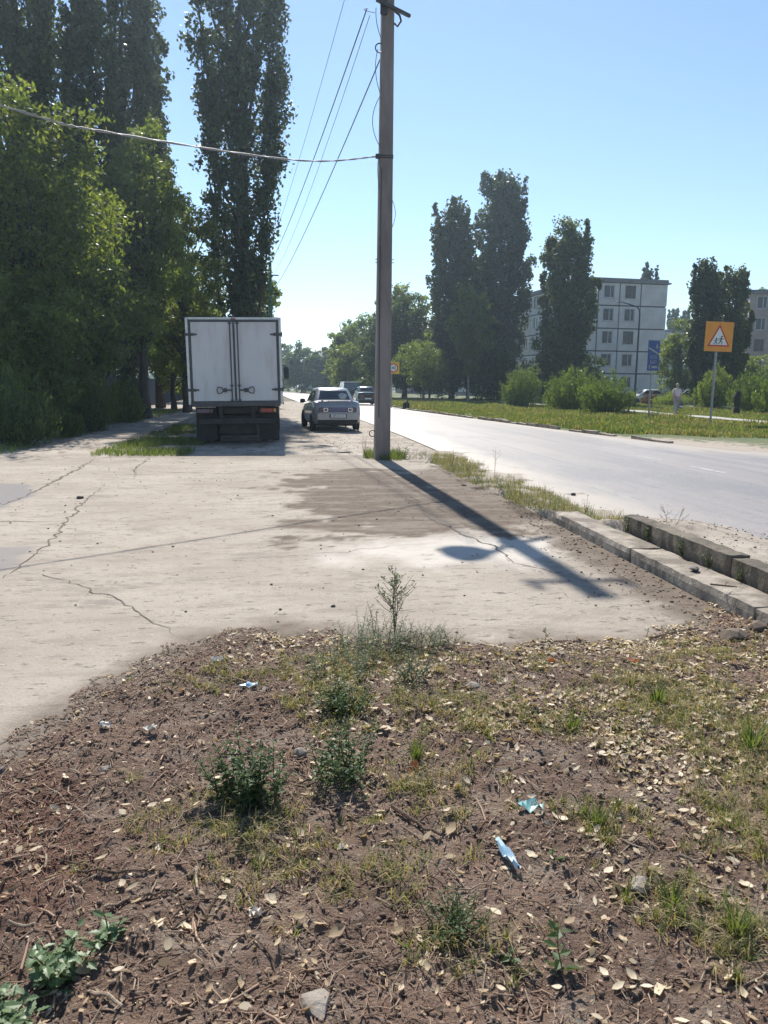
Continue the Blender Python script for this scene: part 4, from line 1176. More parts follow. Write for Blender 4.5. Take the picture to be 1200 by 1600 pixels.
# ------------------------------------------------------------------ utility poles and wires
LEAN = .0065
def pole_pt(z, dx=0, dy=0): return (1.93 + LEAN * z + dx, 16.42 + dy, z)
up = thing('utility_pole', 'square concrete utility pole with a lamp, standing at the edge of the slab', 'utility pole', (0, 0, 0))
up.location = (1.93, 16.42, 0)
def lp(z, dx=0, dy=0): return (LEAN * z + dx, dy, z)
mb = MB(); secs = []
for z in np.linspace(-.3, 11.0, 12):
    h = .165 - .0048 * max(z, 0); c = h * .16
    cx = LEAN * z
    secs.append([(cx - h + c, -h, z), (cx + h - c, -h, z), (cx + h, -h + c, z), (cx + h, h - c, z), (cx + h - c, h, z), (cx - h + c, h, z), (cx - h, h - c, z), (cx - h, -h + c, z)])
mb.loft(secs); mb.build('shaft', 'pole_concrete', up)
def crossarm(z, half, yo=-.14, n=2, rz=0):
    a = bpy.data.objects.new('crossarm', None); 
    m_ = MB(); m_.cbox(-half, half, yo - .03, yo + .03, z - .03, z + .03, .005)
    a = m_.build('crossarm', 'dark_steel', up, loc=(LEAN * z, 0, 0), rot=(0, 0, rz))
    for i in range(n):
        for sx in (-1, 1):
            x = sx * (half - .07 - i * .28)
            MB().lathe([(.012, 0), (.012, .09), (.045, .09), (.055, .12), (.035, .135), (.05, .155), (.03, .185), (.02, .2)], 12, Matrix.Translation((x, yo, z + .03))).build('insulator', 'porcelain', a, smooth=True)
    return a
crossarm(10.45, .45, -.13, 1)
crossarm(8.86, .46, -.17, 0, R(38))
fit = MB()
fit.cbox(-.16, -.02, -.2, -.12, 8.72, 8.98, .015); fit.tube([(.12, -.15, 8.8), (.22, -.17, 8.72), (.25, -.17, 8.62), (.18, -.16, 8.52), (.12, -.15, 8.58)], .02, 6)
fit.build('hook_bracket', 'dark_steel', up, loc=(LEAN * 8.8, 0, 0))
# lamp on a bracket out to the left, above the picture
lampo = MB(); lampo.tube([lp(9.0, -.1, -.1), lp(9.25, -.3, -.12), lp(9.42, -.5, -.14)], .05, 8); br = lampo.build('lamp_bracket', 'galvanised', up)
lh = MB(); lh.lathe([(.06, .16), (.12, .1), (.20, -.02), (.26, -.22), (.25, -.25), (.05, -.27)], 18, Matrix.Translation(lp(9.45, -.66, -.15)) @ Matrix.Rotation(R(-14), 4, 'Y')); lh.build('lamp_shade', 'lamp_housing', up, smooth=True)
# clamp band for the service cable, rings and loose wires
bd = MB()
for z in (6.1, 6.14): 
    h = .165 - .0048 * z + .006; cx = LEAN * z
    bd.loft([[(cx - h, -h, z - .012), (cx + h, -h, z - .012), (cx + h, h, z - .012), (cx - h, h, z - .012)], [(cx - h, -h, z + .012), (cx + h, -h, z + .012), (cx + h, h, z + .012), (cx - h, h, z + .012)]])
bd.cbox(-.22, -.13, -.17, -.10, 6.07, 6.16, .012, Matrix.Translation((LEAN * 6, 0, 0))); bd.build('clamp_band', 'dark_steel', up)
def ring_pts(c, r, n=14, a0=0, a1=2 * PI): return [(c[0] + r * math.cos(a0 + (a1 - a0) * i / n), c[1], c[2] + r * math.sin(a0 + (a1 - a0) * i / n)) for i in range(n + 1)]
MB().tube(ring_pts(lp(.56, -.215, -.05), .065), .010, 6).build('steel_ring', 'dark_steel', up)
MB().tube(ring_pts(lp(8.13, -.16, -.12), .085, 12, R(60), R(300)), .012, 6).build('steel_ring', 'dark_steel', up)
def loose(pts, r=.007, m_='cable_black'): MB().tube(pts, r, 5).build('loose_wire', m_, up)
def curve(z0, z1, d0, dm, d1, n=12, dy=-.12):
    out = []
    for i in range(n + 1):
        t = i / n; d = d0 * (1 - t) ** 2 + 2 * dm * t * (1 - t) + d1 * t * t
        out.append(lp(z0 + (z1 - z0) * t, d, dy))
    return out
loose(curve(8.85, 8.3, -.24, -.26, -.13)); loose(curve(8.1, 7.3, -.20, -.30, -.14)); loose(curve(7.25, 6.3, -.14, -.44, -.13)); loose(curve(6.02, 5.5, -.17, -.18, -.14))
loose(curve(5.3, 4.75, .13, .27, .13), .006); loose(curve(8.83, 8.76, -.40, -.60, -.26), .006)
loose(curve(5.9, .9, -.10, -.12, -.09, 20, -.165), .009); 
nn_ = MB()
for z in (4.06, 4.12): nn_.tube([lp(z, -.20, -.1), lp(z + .03, -.14, -.12)], .007, 5); nn_.tube([lp(z, .14, -.1), lp(z + .02, .19, -.1)], .007, 5)
nn_.build('wire_tail', 'dark_steel', up)

gp = thing('utility_pole', 'thin green utility pole rising behind the white truck', 'utility pole', (-1.36, 57.4, 0))
MB().tube([(0, 0, 0), (0, 0, 10.2)], [.16, .11], 10).build('shaft', 'green_paint', gp)
MB().cbox(-.6, .6, -.04, .04, 9.3, 9.38, .006).build('crossarm', 'dark_steel', gp)

def wire(label, a, b, sag, r=.007, m_='cable_black', n=26, name='power_wire', group=None, wob=0):
    a, b = Vector(a), Vector(b)
    pts = []
    for i in range(n + 1):
        t = i / n; p_ = a.lerp(b, t); p_.z -= 4 * sag * t * (1 - t) + (random.uniform(-wob, wob) if 0 < i < n else 0); pts.append(p_)
    o = MB().tube(pts, r, 6).build(name, m_)
    return tag(o, label, 'wire', group)
WG = 'wires running from the concrete pole to the green pole'
wire('upper dark wire from the pole crossarm to the green pole', pole_pt(8.92, -.40, .1), (-1.75, 57.4, 9.4), .5, .012, group=WG)
wire('lower dark wire from the pole side to the green pole', pole_pt(8.0, -.13, .1), (-1.3, 57.4, 8.1), .45, .012, group=WG)
wire('fainter wire just below the upper one, between the two poles', pole_pt(8.80, -.34, .1), (-1.5, 57.4, 8.9), .75, .006, group=WG)
wire('thin faint wire high up, leftmost of the wires to the green pole', pole_pt(10.62, -.38, -.1), (-1.9, 57.4, 9.9), .6, .006, group=WG)
# twisted service cable off to the left
PA = [Vector(pole_pt(6.12, -.19, -.1)), Vector((.2, 14.35, 5.45)), Vector((-2.46, 11.73, 5.0)), Vector((-3.4, 10.72, 4.93)), Vector((-6.5, 7.3, 4.95)), Vector((-12, 1.3, 5.6))]
def cr(P, n=16):
    out = []
    for i in range(len(P) - 1):
        p0 = P[max(i - 1, 0)]; p1 = P[i]; p2 = P[i + 1]; p3 = P[min(i + 2, len(P) - 1)]
        for k in range(n):
            t = k / n
            out.append(.5 * ((2 * p1) + (p2 - p0) * t + (2 * p0 - 5 * p1 + 4 * p2 - p3) * t * t + (3 * p1 - p0 - 3 * p2 + p3) * t ** 3))
    return out + [P[-1]]
cp = cr(PA)
mb = MB(); st1 = []; st2 = []
for i, p_ in enumerate(cp):
    a = i * 1.1; off = Vector((math.cos(a) * .6, -math.cos(a) * .6, math.sin(a))) * .009
    st1.append(p_ + off); st2.append(p_ - off)
mb.tube(st1, .009, 6); mb.tube(st2, .009, 6)
tag(mb.build('service_cable', 'cable_grey'), 'grey twisted service cable running left from the concrete pole', 'cable')

# ------------------------------------------------------------------ street furniture across the road
lm = thing('street_lamp', 'dark street lamp with a bent arm before the panel block', 'street lamp', (25.1, 54.5, .1))
MB().tube([(0, 0, 0), (0, 0, 1.2), (.02, 0, 6.7), (-.03, 0, 7.05), (-.22, 0, 7.25), (-.8, 0, 7.42), (-1.35, 0, 7.55)], [.09, .075, .055, .05, .045, .04, .035], 10).build('post', 'dark_steel', lm, smooth=True)
MB().cbox(-1.75, -1.3, -.09, .09, 7.50, 7.62, .03).build('lamp_head', 'lamp_housing', lm)
sg = thing('warning_sign', 'orange square warning sign with children running in a red triangle', 'road sign', (17.2, 30.1, .08), R(3))
MB().tube([(0, 0, 0), (0, 0, 4.1)], .045, 10).build('post', 'galvanised', sg, rot=(0, R(.6), 0))
pb = MB().cbox(-.62, .62, -.075, -.055, 2.97, 4.15, .008).build('sign_board', 'sign_orange', sg, rot=(0, R(1.0), 0))
def tri(c, r): return [(c[0] + r * math.cos(R(a)), c[1] + r * math.sin(R(a))) for a in (90, 210, 330)]
MB().prism(tri((0, 3.46), .58), -.079, -.076).build('red_triangle', 'sign_red', pb)
MB().prism(tri((0, 3.46), .455), -.083, -.080).build('white_triangle', 'sign_white', pb)
def child(ox, oz, s):
    mb = MB(); y0, y1 = -.088, -.084
    def bar(a, b, w):
        a = Vector(a); b = Vector(b); d = (b - a).normalized(); n = Vector((-d.y, d.x)) * w; e = d * w * .5
        P = [a - n - e, b - n + e, b + n + e, a + n - e]
        mb.prism([(ox + p.x * s, oz + p.y * s) for p in P], y0 - random.uniform(0, .0006), y1)
    mb.prism([(ox + (.05 + .065 * math.cos(t)) * s, oz + (.50 + .065 * math.sin(t)) * s) for t in np.linspace(0, 2 * PI, 14)[:-1]], y0, y1)
    bar((.03, .40), (-.03, .22), .045); bar((.0, .40), (.14, .32), .02); bar((.14, .32), (.2, .38), .018); bar((0, .39), (-.13, .36), .02); bar((-.13, .36), (-.16, .27), .018)
    bar((-.02, .22), (.10, .14), .027); bar((.10, .14), (.08, .0), .022); bar((-.03, .22), (-.10, .08), .027); bar((-.10, .08), (-.22, .05), .022)
    mb.build('running_figure', 'ink', pb)
child(.09, 3.265, .58); child(-.13, 3.25, .47)
bs = thing('blue_sign', 'narrow blue board with pale lettering and a diagonal stripe on a post', 'sign', (17.4, 36.0, .08), R(24))
MB().tube([(0, .06, 0), (0, .06, 3.68)], .04, 10).build('post', 'galvanised', bs)
bb = MB().cbox(-.40, .40, -.03, .0, 2.48, 3.90, .008).build('sign_board', 'sign_blue', bs)
bb.location.z = -.16
MB().box(-.40, .40, -.035, .005, 3.902, 3.925).build('top_edge', 'galvanised', bb)
MB().prism([(-.38, 3.60), (-.38, 3.50), (.38, 3.22), (.38, 3.30)], -.036, -.032).build('diagonal_stripe', 'galvanised', bb)
hs = MB(); hs.prism([(.10, 3.54), (.30, 3.54), (.30, 3.57), (.10, 3.57)], -.036, -.032); hs.prism([(.13, 3.575), (.27, 3.575), (.25, 3.68), (.20, 3.80), (.15, 3.68)], -.036, -.032); hs.build('emblem', 'galvanised', bb)
text('lettering', 'ACTO', .24, 'galvanised', bb, (0, -.033, 3.10), sx=.75); text('lettering', 'ВАРТ', .24, 'galvanised', bb, (0, -.033, 2.86), sx=.75)
MB().box(-.12, .28, -.036, -.032, 2.60, 2.70).build('underline_bar', 'galvanised', bb); MB().box(-.30, -.24, -.036, -.032, 2.56, 2.74).build('emblem', 'galvanised', bb)
ys = thing('speed_sign', 'yellow square speed sign with a ringed number, half hidden by the concrete pole', 'road sign', (7.35, 55.6, 0.0), R(1))
MB().tube([(-.12, .05, 0), (-.12, .05, 3.3)], .04, 8).build('post', 'galvanised', ys)
yb = MB().cbox(-.42, .42, -.02, .0, 2.45, 3.29, .006).build('sign_board', 'sign_yellow', ys)
def disc(r, y0, y1, m_, nm): MB().prism([(r * math.cos(t), 2.87 + r * math.sin(t)) for t in np.linspace(0, 2 * PI, 33)[:-1]], y0, y1).build(nm, m_, yb)
disc(.32, -.025, -.021, 'sign_red', 'red_ring'); disc(.25, -.030, -.026, 'sign_white', 'white_disc'); text('number', '40', .30, 'ink', yb, (0, -.031, 2.87))
st_ = thing('stump', 'small dark stump on the verge at the road edge', 'stump', (7.85, 52.6, .05))
MB().lathe([(.20, 0), (.24, .08), (.22, .3), (.20, .42), (.14, .47), (.03, .45)], 12).build('wood', 'stump', st_)
MB().tube([(.05, 0, .4), (.12, .02, .62)], [.06, .03], 6).build('shoot', 'stump', st_)
ds = thing('dead_trunk', 'blackened tree trunk standing left of the shrubs on the lawn', 'tree trunk', (25.3, 41.6, .08))
MB().tube([(0, 0, 0), (.04, 0, .5), (-.02, .02, 1.0), (.06, 0, 1.35)], [.2, .17, .19, .12], 10).build('wood', 'stump', ds)
MB().tube([(.0, 0, .8), (.22, 0, 1.15)], [.09, .04], 7).build('broken_limb', 'stump', ds)

# ------------------------------------------------------------------ person
def skinned(name, V, E, rad, m_, parent, root=0, sub=2):
    me = bpy.data.meshes.new(name); me.from_pydata(V, E, []); o = bpy.data.objects.new(name, me); col.objects.link(o)
    sk = o.modifiers.new('s', 'SKIN'); sk.use_smooth_shade = True
    for i, r in enumerate(rad):
        me.skin_vertices[0].data[i].radius = r if isinstance(r, tuple) else (r, r)
        me.skin_vertices[0].data[i].use_root = i == root
    ss = o.modifiers.new('b', 'SUBSURF'); ss.levels = sub; ss.render_levels = sub
    dg = bpy.context.evaluated_depsgraph_get(); dg.update()
    m2 = bpy.data.meshes.new_from_object(o.evaluated_get(dg)); m2.materials.clear(); m2.materials.append(M[m_])
    bpy.data.objects.remove(o)
    return link(name, m2, parent)
pr = thing('person', 'person in a pale pink top and grey trousers walking on the footpath', 'person', (21.35, 41.0, .16), R(-6))
V = [(0, 0, .92), (0, .0, 1.10), (0, .01, 1.27), (0, 0, 1.40), (0, -.015, 1.47), (0, -.02, 1.56)]; E_ = [(0, 1), (1, 2), (2, 3), (3, 4), (4, 5)]
RD = [(.15, .11), (.135, .10), (.15, .11), .055, .07, .078]
def chain(start, pts, rads):
    k = start
    for p_, r_ in zip(pts, rads):
        V.append(p_); RD.append(r_); E_.append((k, len(V) - 1)); k = len(V) - 1
    return k
for sx, st in ((-1, 1), (1, -1)):
    chain(0, [(sx * .09, -.02 * st, .84), (sx * .095, -.10 * st, .47), (sx * .095, -.10 * st + (.0 if st > 0 else .14), .09), (sx * .10, -.10 * st - (.10 if st > 0 else -.06), .045)], [.085, .058, .042, .036])
    wri = chain(2, [(sx * .17, .01, 1.33), (sx * .22, .03 * st, 1.06), (sx * .235, -.08 * st - .02, .84), (sx * .235, -.09 * st - .03, .78)], [.055, .042, .030, .028])
    for fi in range(5):
        fx = -.024 + .012 * fi
        chain(wri, [(sx * .235 + fx * .3, -.09 * st - .03 + fx, .735 - (0 if fi == 4 else .0)), (sx * .235 + fx * .3 - sx * .008, -.09 * st - .03 + fx * 1.2, .70 + (.03 if fi == 4 else .004 * abs(fi - 1)))], [.009, .008])
body = skinned('body', V, E_, RD, 'skin', pr)
tv = [(0, 0, .90), (0, 0, 1.10), (0, .01, 1.27), (0, .005, 1.375), (-.17, .01, 1.33), (-.215, .03, 1.10), (.17, .01, 1.33), (.215, -.03, 1.10)]
skinned('top', tv, [(0, 1), (1, 2), (2, 3), (2, 4), (4, 5), (2, 6), (6, 7)], [(.185, .14), (.165, .125), (.17, .13), .075, .072, .062, .072, .062], 'pale_top', pr)
gv = [(0, 0, .93), (-.09, -.02, .84), (-.095, -.10, .47), (-.095, -.10, .12), (.09, .02, .84), (.095, .10, .47), (.095, .235, .12)]
skinned('trousers', gv, [(0, 1), (1, 2), (2, 3), (0, 4), (4, 5), (5, 6)], [(.17, .13), .115, .085, .075, .115, .085, .075], 'grey_trousers', pr)
V2 = ball(900, (0, .005, 1.585), (.095, .105, .095), .12); V2 = V2[(V2[:, 1] > -.055) | (V2[:, 2] > 1.62)]
hm = MB().hull([tuple(v) for v in V2]); hm.build('hair', 'hair', pr, smooth=True)
MB().hull([(-.012, -.095, 1.535), (.012, -.095, 1.535), (0, -.118, 1.535), (0, -.095, 1.57)]).build('nose', 'skin', pr)
for sx in (-1, 1):
    MB().lathe([(.002, -.006), (.009, 0), (.002, .006)], 8, Matrix.Translation((sx * .032, -.092, 1.565)) @ Matrix.Rotation(R(90), 4, 'X')).build('eye', 'ink', pr)
    MB().cbox(sx * .096 - .05, sx * .096 + .05, -.24 if sx < 0 else .0, .0 if sx < 0 else .30, .0, .07, .025, Matrix.Translation((0, .05 if sx < 0 else -.02, 0))).build('shoe', 'shoe', pr)
MB().cbox(-.025, .025, -.098, -.088, 1.50, 1.508, .002).build('mouth', 'red_lamp', pr)
bg_ = thing('shopping_bag', 'dark and white bag hanging from the hand of the walking person', 'bag', (21.60, 41.02, .16), R(-6))
MB().loft([[(-.05, -.13, .30), (.05, -.13, .30), (.05, .13, .30), (-.05, .13, .30)], [(-.07, -.16, .45), (.07, -.16, .45), (.07, .16, .45), (-.07, .16, .45)], [(-.03, -.13, .62), (.03, -.13, .62), (.03, .13, .62), (-.03, .13, .62)]]).build('bag_body', 'bag_dark', bg_)
MB().cbox(-.08, .08, -.17, .02, .36, .46, .02).build('label_patch', 'bag_white', bg_)
MB().tube([(0, -.08, .61), (0, -.05, .73), (0, .0, .755), (0, .05, .73), (0, .08, .61)], .008, 6).build('handle', 'bag_dark', bg_)
# ------------------------------------------------------------------ grass (stuff)
def blades(P, h, w, lean=.5, mat_='grass_blade', name='grass', label=None, dirs=None):
    n = len(P)
    h = np.broadcast_to(h, (n,)) * (.5 + rng.random(n)); w = np.broadcast_to(w, (n,))
    a = rng.random(n) * 2 * PI
    wd = np.stack([np.cos(a), np.sin(a), a * 0], 1) * w[:, None] * .5
    ld = np.stack([np.cos(a + 1.3 + rng.normal(0, .6, n)), np.sin(a + 1.3), a * 0], 1)
    l = (rng.random(n) * lean * h)[:, None]
    mid = P + np.stack([a * 0, a * 0, h * .55], 1) + ld * l * .35
    tip = P + np.stack([a * 0, a * 0, h * (1 - .25 * lean)], 1) + ld * l
    V = np.stack([P - wd, P + wd, mid + wd * .75, mid - wd * .75, tip], 1).reshape(-1, 3)
    i = np.arange(n) * 5
    F = np.concatenate([np.stack([i, i + 1, i + 2], 1), np.stack([i, i + 2, i + 3], 1), np.stack([i + 3, i + 2, i + 4], 1)])
    o = link(name, npmesh(name, V, F, mat_))
    return tag(o, label, 'grass', kind='stuff')
# verge
n = 210000
y = 15 + 75 * rng.random(n) ** 1.7; x = rr(y) + .15 + (rng.random(n) ** 1.25) * (17 + .1 * y)
keep = (fbm(x, y, .9, 4) + .45 * sstep(.3, 2.5, x - rr(y)) > .50) & (np.abs(x - np.interp(y, [10, 30, 47, 75, 100], [19.6, 20.3, 21.2, 20.6, 18.3])) > .7) & (x - rr(y) > .5 + 3.2 * sstep(25, 19.5, y) * (.4 + fbm(x, y, 1.2, 3)))
x, y = x[keep], y[keep]; P = np.column_stack([x, y, verge_z(x, y)])
dist = np.hypot(x, y)
tall = 1 + 1.2 * sstep(.55, .7, fbm(x + 9, y, .5, 3))
dr_ = rng.random(len(x)) < .16 + .3 * sstep(.5, .65, fbm(x + 3, y, .6, 3))
blades(P[~dr_], (.08 * tall)[~dr_], (.012 + .0008 * dist)[~dr_], .6, 'grass_blade', 'verge_grass', 'short green grass covering the verge across the road')
blades(P[dr_], (.09 * tall)[dr_], (.010 + .0007 * dist)[dr_], .7, 'dry_grass_blade', 'verge_grass', 'dry yellowish grass mixed into the verge across the road')
# weedy strip between slab and road, patch left of the truck, tufts about the pole
def area(n, x0, x1, y0, y1, f):
    x = x0 + (x1 - x0) * rng.random(n); y = y0 + (y1 - y0) * rng.random(n); k = f(x, y); return x[k], y[k]
x, y = area(30000, 2.75, 3.75, 7.6, 16.8, lambda x, y: (fbm(x, y, 3.0, 4) > .36 + .5 * np.abs(x - 3.12 - .02 * (y - 8)) ) & (x - 3.05 > -.25 - .02 * (y - 8)) & ~((x < 3.36) & (y < 8.6)))
z = np.array([shoulder_z(a, b) for a, b in zip(x, y)])
k = rng.random(len(x)) < .45
P = np.column_stack([x, y, z - .01])
hh = .03 + .13 * rng.random(len(x)) ** 3
blades(P[k], hh[k], .005, .9, 'sage_leaf', 'strip_grass', 'weedy grass in the strip between slab and road')
blades(P[~k], hh[~k], .0045, 1.2, 'dry_grass_blade', 'strip_grass', 'dry grass in the strip between slab and road')
x, y = area(16000, -4.4, -2.3, 17.4, 34, lambda x, y: fbm(x, y, 1.0, 4) + .35 * sstep(19.5, 17.8, y) > .50)
blades(np.column_stack([x, y, x * 0 - .01]), .16, .012, .8, 'grass_blade', 'path_grass', 'grass patch between the left footpath and the truck')
x, y = area(9000, -8.6, -6.3, 18, 50, lambda x, y: fbm(x, y, .9, 4) > .5)
blades(np.column_stack([x, y, x * 0 - .01]), .2, .014, .8, 'grass_blade', 'path_grass', 'shaded grass between the left footpath and the blue fence')
x, y = area(5200, 1.2, 3.0, 15.9, 18.8, lambda x, y: np.exp(-((x - 2.05) ** 2 / .22 + (y - 17.0) ** 2 / .9)) * (0.6 + fbm(x, y, 3, 3)) > .42)
blades(np.column_stack([x, y, x * 0]), .17, .008, .7, 'grass_blade', 'pole_grass', 'grass growing round the foot of the concrete pole')
# foreground grass
GZ = [(1.95, 2.95, .40, .50, 1.2), (1.85, 3.5, .35, .30, .6), (1.30, 3.25, .35, .22, .55), (.75, 3.35, .30, .25, .8), (.50, 2.72, .25, .25, .5), (1.05, 2.4, .12, .15, .8), (1.12, 1.92, .14, .16, .9), (1.25, 1.78, .12, .14, .8),
      (.15, 3.5, .22, .26, .8), (.10, 2.25, .35, .20, .5), (.2, 4.0, .3, .25, .8), (.95, 4.0, .6, .2, .3), (2.3, 4.0, .5, .25, .45), (-.4, 3.9, .3, .2, .35), (-.25, 2.5, .35, .2, .5), (1.6, 2.3, .25, .3, .9), (.48, 1.86, .16, .1, .6), (2.0, 2.4, .3, .3, 1.0)]
PX = []; PY = []
for gx, gy, sx, sy, wt in GZ:
    k = int(1500 * wt * (sx * sy / .06) ** .7)
    c = rng.normal(0, 1, (max(6, k // 16), 2)) * .62
    id_ = rng.integers(0, len(c), k)
    q = c[id_] + rng.normal(0, .06, (k, 2))
    PX.append(gx + q[:, 0] * sx); PY.append(gy + q[:, 1] * sy)
x = np.concatenate(PX); y = np.concatenate(PY)
k = (sdist(x, y, DIRT) > .04) & (y > 1.2); x, y = x[k], y[k]; P = np.column_stack([x, y, dirt_z(x, y) - .004])
k = rng.random(len(x)) < .42
blades(P[k], .050, .0036, 1.1, 'grass_blade', 'sparse_grass', 'sparse green grass on the dark soil in front')
blades(P[~k], .062, .0030, 1.8, 'dry_grass_blade', 'sparse_grass', 'dry straw coloured grass on the dark soil in front')

# ------------------------------------------------------------------ litter on the soil (stuff + the largest pieces singly)
def scatter(n, fdens, x0=-1.55, x1=3.4, y0=1.15, y1=5.2):
    x = x0 + (x1 - x0) * rng.random(n); y = y0 + (y1 - y0) * rng.random(n)
    k = (rng.random(n) < fdens(x, y)) & (sdist(x, y, DIRT) + (fbm(x, y, 5, 3) - .5) * .5 > -.06)
    return x[k], y[k]
def litter_z(x, y): return np.maximum(dirt_z(x, y), slab_z(x, y))
def leaf_pieces(x, y, L, mats, name, label, curl=.35, flat=.35):
    n = len(x); a = rng.random(n) * 2 * PI
    L = L * (.35 + rng.random(n) ** 2.2 * 1.5); w = L * (.28 + .3 * rng.random(n))
    d = np.stack([np.cos(a), np.sin(a), rng.normal(0, flat, n)], 1); d /= np.linalg.norm(d, axis=1)[:, None]
    s = np.stack([-np.sin(a), np.cos(a), rng.normal(0, flat, n)], 1)
    up_ = np.cross(d, s); up_ /= np.linalg.norm(up_, axis=1)[:, None]
    C = np.column_stack([x, y, litter_z(x, y) + .004 + L * .18 * rng.random(n)])
    c = (L * curl * rng.normal(.4, .6, n))[:, None]
    L_ = L[:, None]; w_ = w[:, None]
    V = np.stack([C - d * L_ * .5 + up_ * c * .5, C - d * L_ * .12 + s * w_ * .5 + up_ * c * .35, C + d * L_ * .2 + s * w_ * .42 + up_ * c * .4, C + d * L_ * .5 + up_ * c * .6,
                  C + d * L_ * .2 - s * w_ * .42 + up_ * c * .3, C - d * L_ * .12 - s * w_ * .5 + up_ * c * .45, C + d * L_ * .03], 1).reshape(-1, 3)
    i = np.arange(n) * 7
    F = np.concatenate([np.stack([i + a_, i + b_, i + 6], 1) for a_, b_ in ((0, 1), (1, 2), (2, 3), (3, 4), (4, 5), (5, 0))])
    mi = np.tile(rng.integers(0, len(mats), n), 6)
    return tag(link(name, npmesh(name, V, F, mats, mi)), label, 'leaf litter', kind='stuff')
def pebbles(x, y, r, m_, name, label, zf=litter_z):
    n = len(x); d = np.array([(1, 0, 0), (-1, 0, 0), (0, 1, 0), (0, -1, 0), (0, 0, .75), (0, 0, -.5), (.6, .6, .35), (-.6, .6, .3), (.6, -.6, .3), (-.6, -.6, .35)])
    bm = bmesh.new(); [bm.verts.new(q) for q in d]; bmesh.ops.convex_hull(bm, input=bm.verts); bm.verts.index_update()
    f = np.array([[v.index for v in q.verts] for q in bm.faces]); bm.free()
    r = r * (.35 + 1.3 * rng.random(n) ** 2.5)
    V = d[None] * r[:, None, None] * (.5 + rng.random((n, len(d), 1)))
    a = rng.random(n) * 6.28; c, s = np.cos(a)[:, None], np.sin(a)[:, None]
    V = np.stack([V[..., 0] * c - V[..., 1] * s, V[..., 0] * s + V[..., 1] * c, V[..., 2]], -1) + np.column_stack([x, y, zf(x, y) + r * .2])[:, None]
    F = (np.arange(n) * len(d))[:, None, None] + f[None]
    return tag(link(name, npmesh(name, V.reshape(-1, 3), F.reshape(-1, 3), m_)), label, 'pebbles', kind='stuff')
def pale_d(x, y): return np.clip(.05 + .95 * sstep(-.1, 1.0, x + .35 * (y - 3)) * (.35 + 1.3 * (fbm(x, y, 2.4, 3) - .3)) * (.06 + 1.1 * sstep(2.2, 3.3, y)), 0, 1)
x, y = scatter(26000, lambda x, y: .4 + .6 * sstep(.4, .6, fbm(x, y, 3, 3))); pebbles(x, y, .0062, 'clod', 'soil_clods', 'crumbly earth clods over the dark soil')
def patchy(x, y): return np.clip(pale_d(x, y) * (.25 + 2.4 * sstep(.45, .68, fbm(x + 2, y + 7, 3.2, 4))), 0, 1)
x, y = scatter(70000, patchy); leaf_pieces(x, y, .026, ['pale_dead_leaf', 'pale_dead_leaf', 'dead_leaf'], 'leaf_litter', 'small dry leaves strewn over the soil')
x, y = scatter(24000, lambda x, y: .15 + .85 * sstep(.4, .65, fbm(x + 4, y, 4, 4))); leaf_pieces(x, y, .013, ['dead_leaf', 'wood_chip', 'wood_chip'], 'leaf_litter', 'crumbled brown leaf bits over the soil', .2)
def chips(x, y, L, r, m_, name, label, zf=litter_z, tilt=.18):
    n = len(x); a = rng.random(n) * 2 * PI; L = L * (.35 + 1.1 * rng.random(n) ** 1.6); r = r * (.6 + .8 * rng.random(n))
    d = np.stack([np.cos(a), np.sin(a), rng.normal(0, tilt, n)], 1)
    s = np.stack([-np.sin(a), np.cos(a), a * 0], 1) * r[:, None]; u = np.zeros((n, 3)); u[:, 2] = r * .8
    C = np.column_stack([x, y, zf(x, y) + .003 + r * .5]); h = d * (L * .5)[:, None]
    bd_ = s * rng.normal(0, 3, (n, 1))
    V = np.stack([C - h - s, C - h + s, C - h + u, C - s * .9 + bd_, C + s * .9 + bd_, C + u * 1.1 + bd_, C + h - s * .6, C + h + s * .6, C + h + u * .7], 1).reshape(-1, 3)
    i = np.arange(n) * 9; F = []
    for o in (0, 3):
        for p_, q in ((0, 1), (1, 2), (2, 0)): F.append(np.stack([i + o + p_, i + o + q, i + o + 3 + q, i + o + 3 + p_], 1))
    return tag(link(name, npmesh(name, V, np.concatenate(F), m_)), label, 'wood litter', kind='stuff')
x, y = scatter(44000, lambda x, y: np.clip(.30 + .7 * sstep(.9, -.6, x), 0, 1) * (.3 + .9 * sstep(.4, .6, fbm(x + 8, y + 2, 2.6, 4)))); chips(x, y, .050, .0022, 'wood_chip', 'wood_chips', 'thin brown wood chips scattered over the soil')
x, y = scatter(20000, lambda x, y: red_mask(x, y) * .9 + .04); chips(x, y, .036, .0021, 'red_chip', 'wood_chips', 'reddish bark chips at the left of the soil')
x, y = scatter(4200, lambda x, y: .2 + .8 * sstep(.4, .6, fbm(x + 1, y + 2, 2.6, 4))); chips(x, y, .085, .0024, 'twig_pale', 'twig_litter', 'small pale twigs lying over the soil')
x, y = scatter(1500, lambda x, y: .15 + .85 * sstep(.5, -.6, x)); chips(x, y, .095, .0042, 'wood_chip', 'twig_litter', 'brown sticks and bark strips at the left of the soil')
x, y = scatter(1100, lambda x, y: .5 + 0 * x); chips(x, y, .10, .003, 'twig_brown', 'twig_litter', 'small dark twigs lying over the soil')
x, y = scatter(15000, lambda x, y: .7 + 0 * x); pebbles(x, y, .0055, 'pebble', 'soil_clods', 'small clods and pebbles over the dark soil')
x, y = area(1500, -4.5, 3.0, 4.6, 17.5, lambda x, y: rng.random(len(x)) < .5); pebbles(x, y, .009, 'pebble', 'slab_grit', 'grit and pebbles on the concrete slab', lambda x, y: slab_z(x, y))
x, y = area(900, 2.2, 3.02, 4.9, 9, lambda x, y: rng.random(len(x)) < sstep(2.3, 3.0, x)); pebbles(x, y, .010, 'pebble', 'slab_grit', 'rubble and grit along the foot of the kerb', lambda x, y: slab_z(x, y))
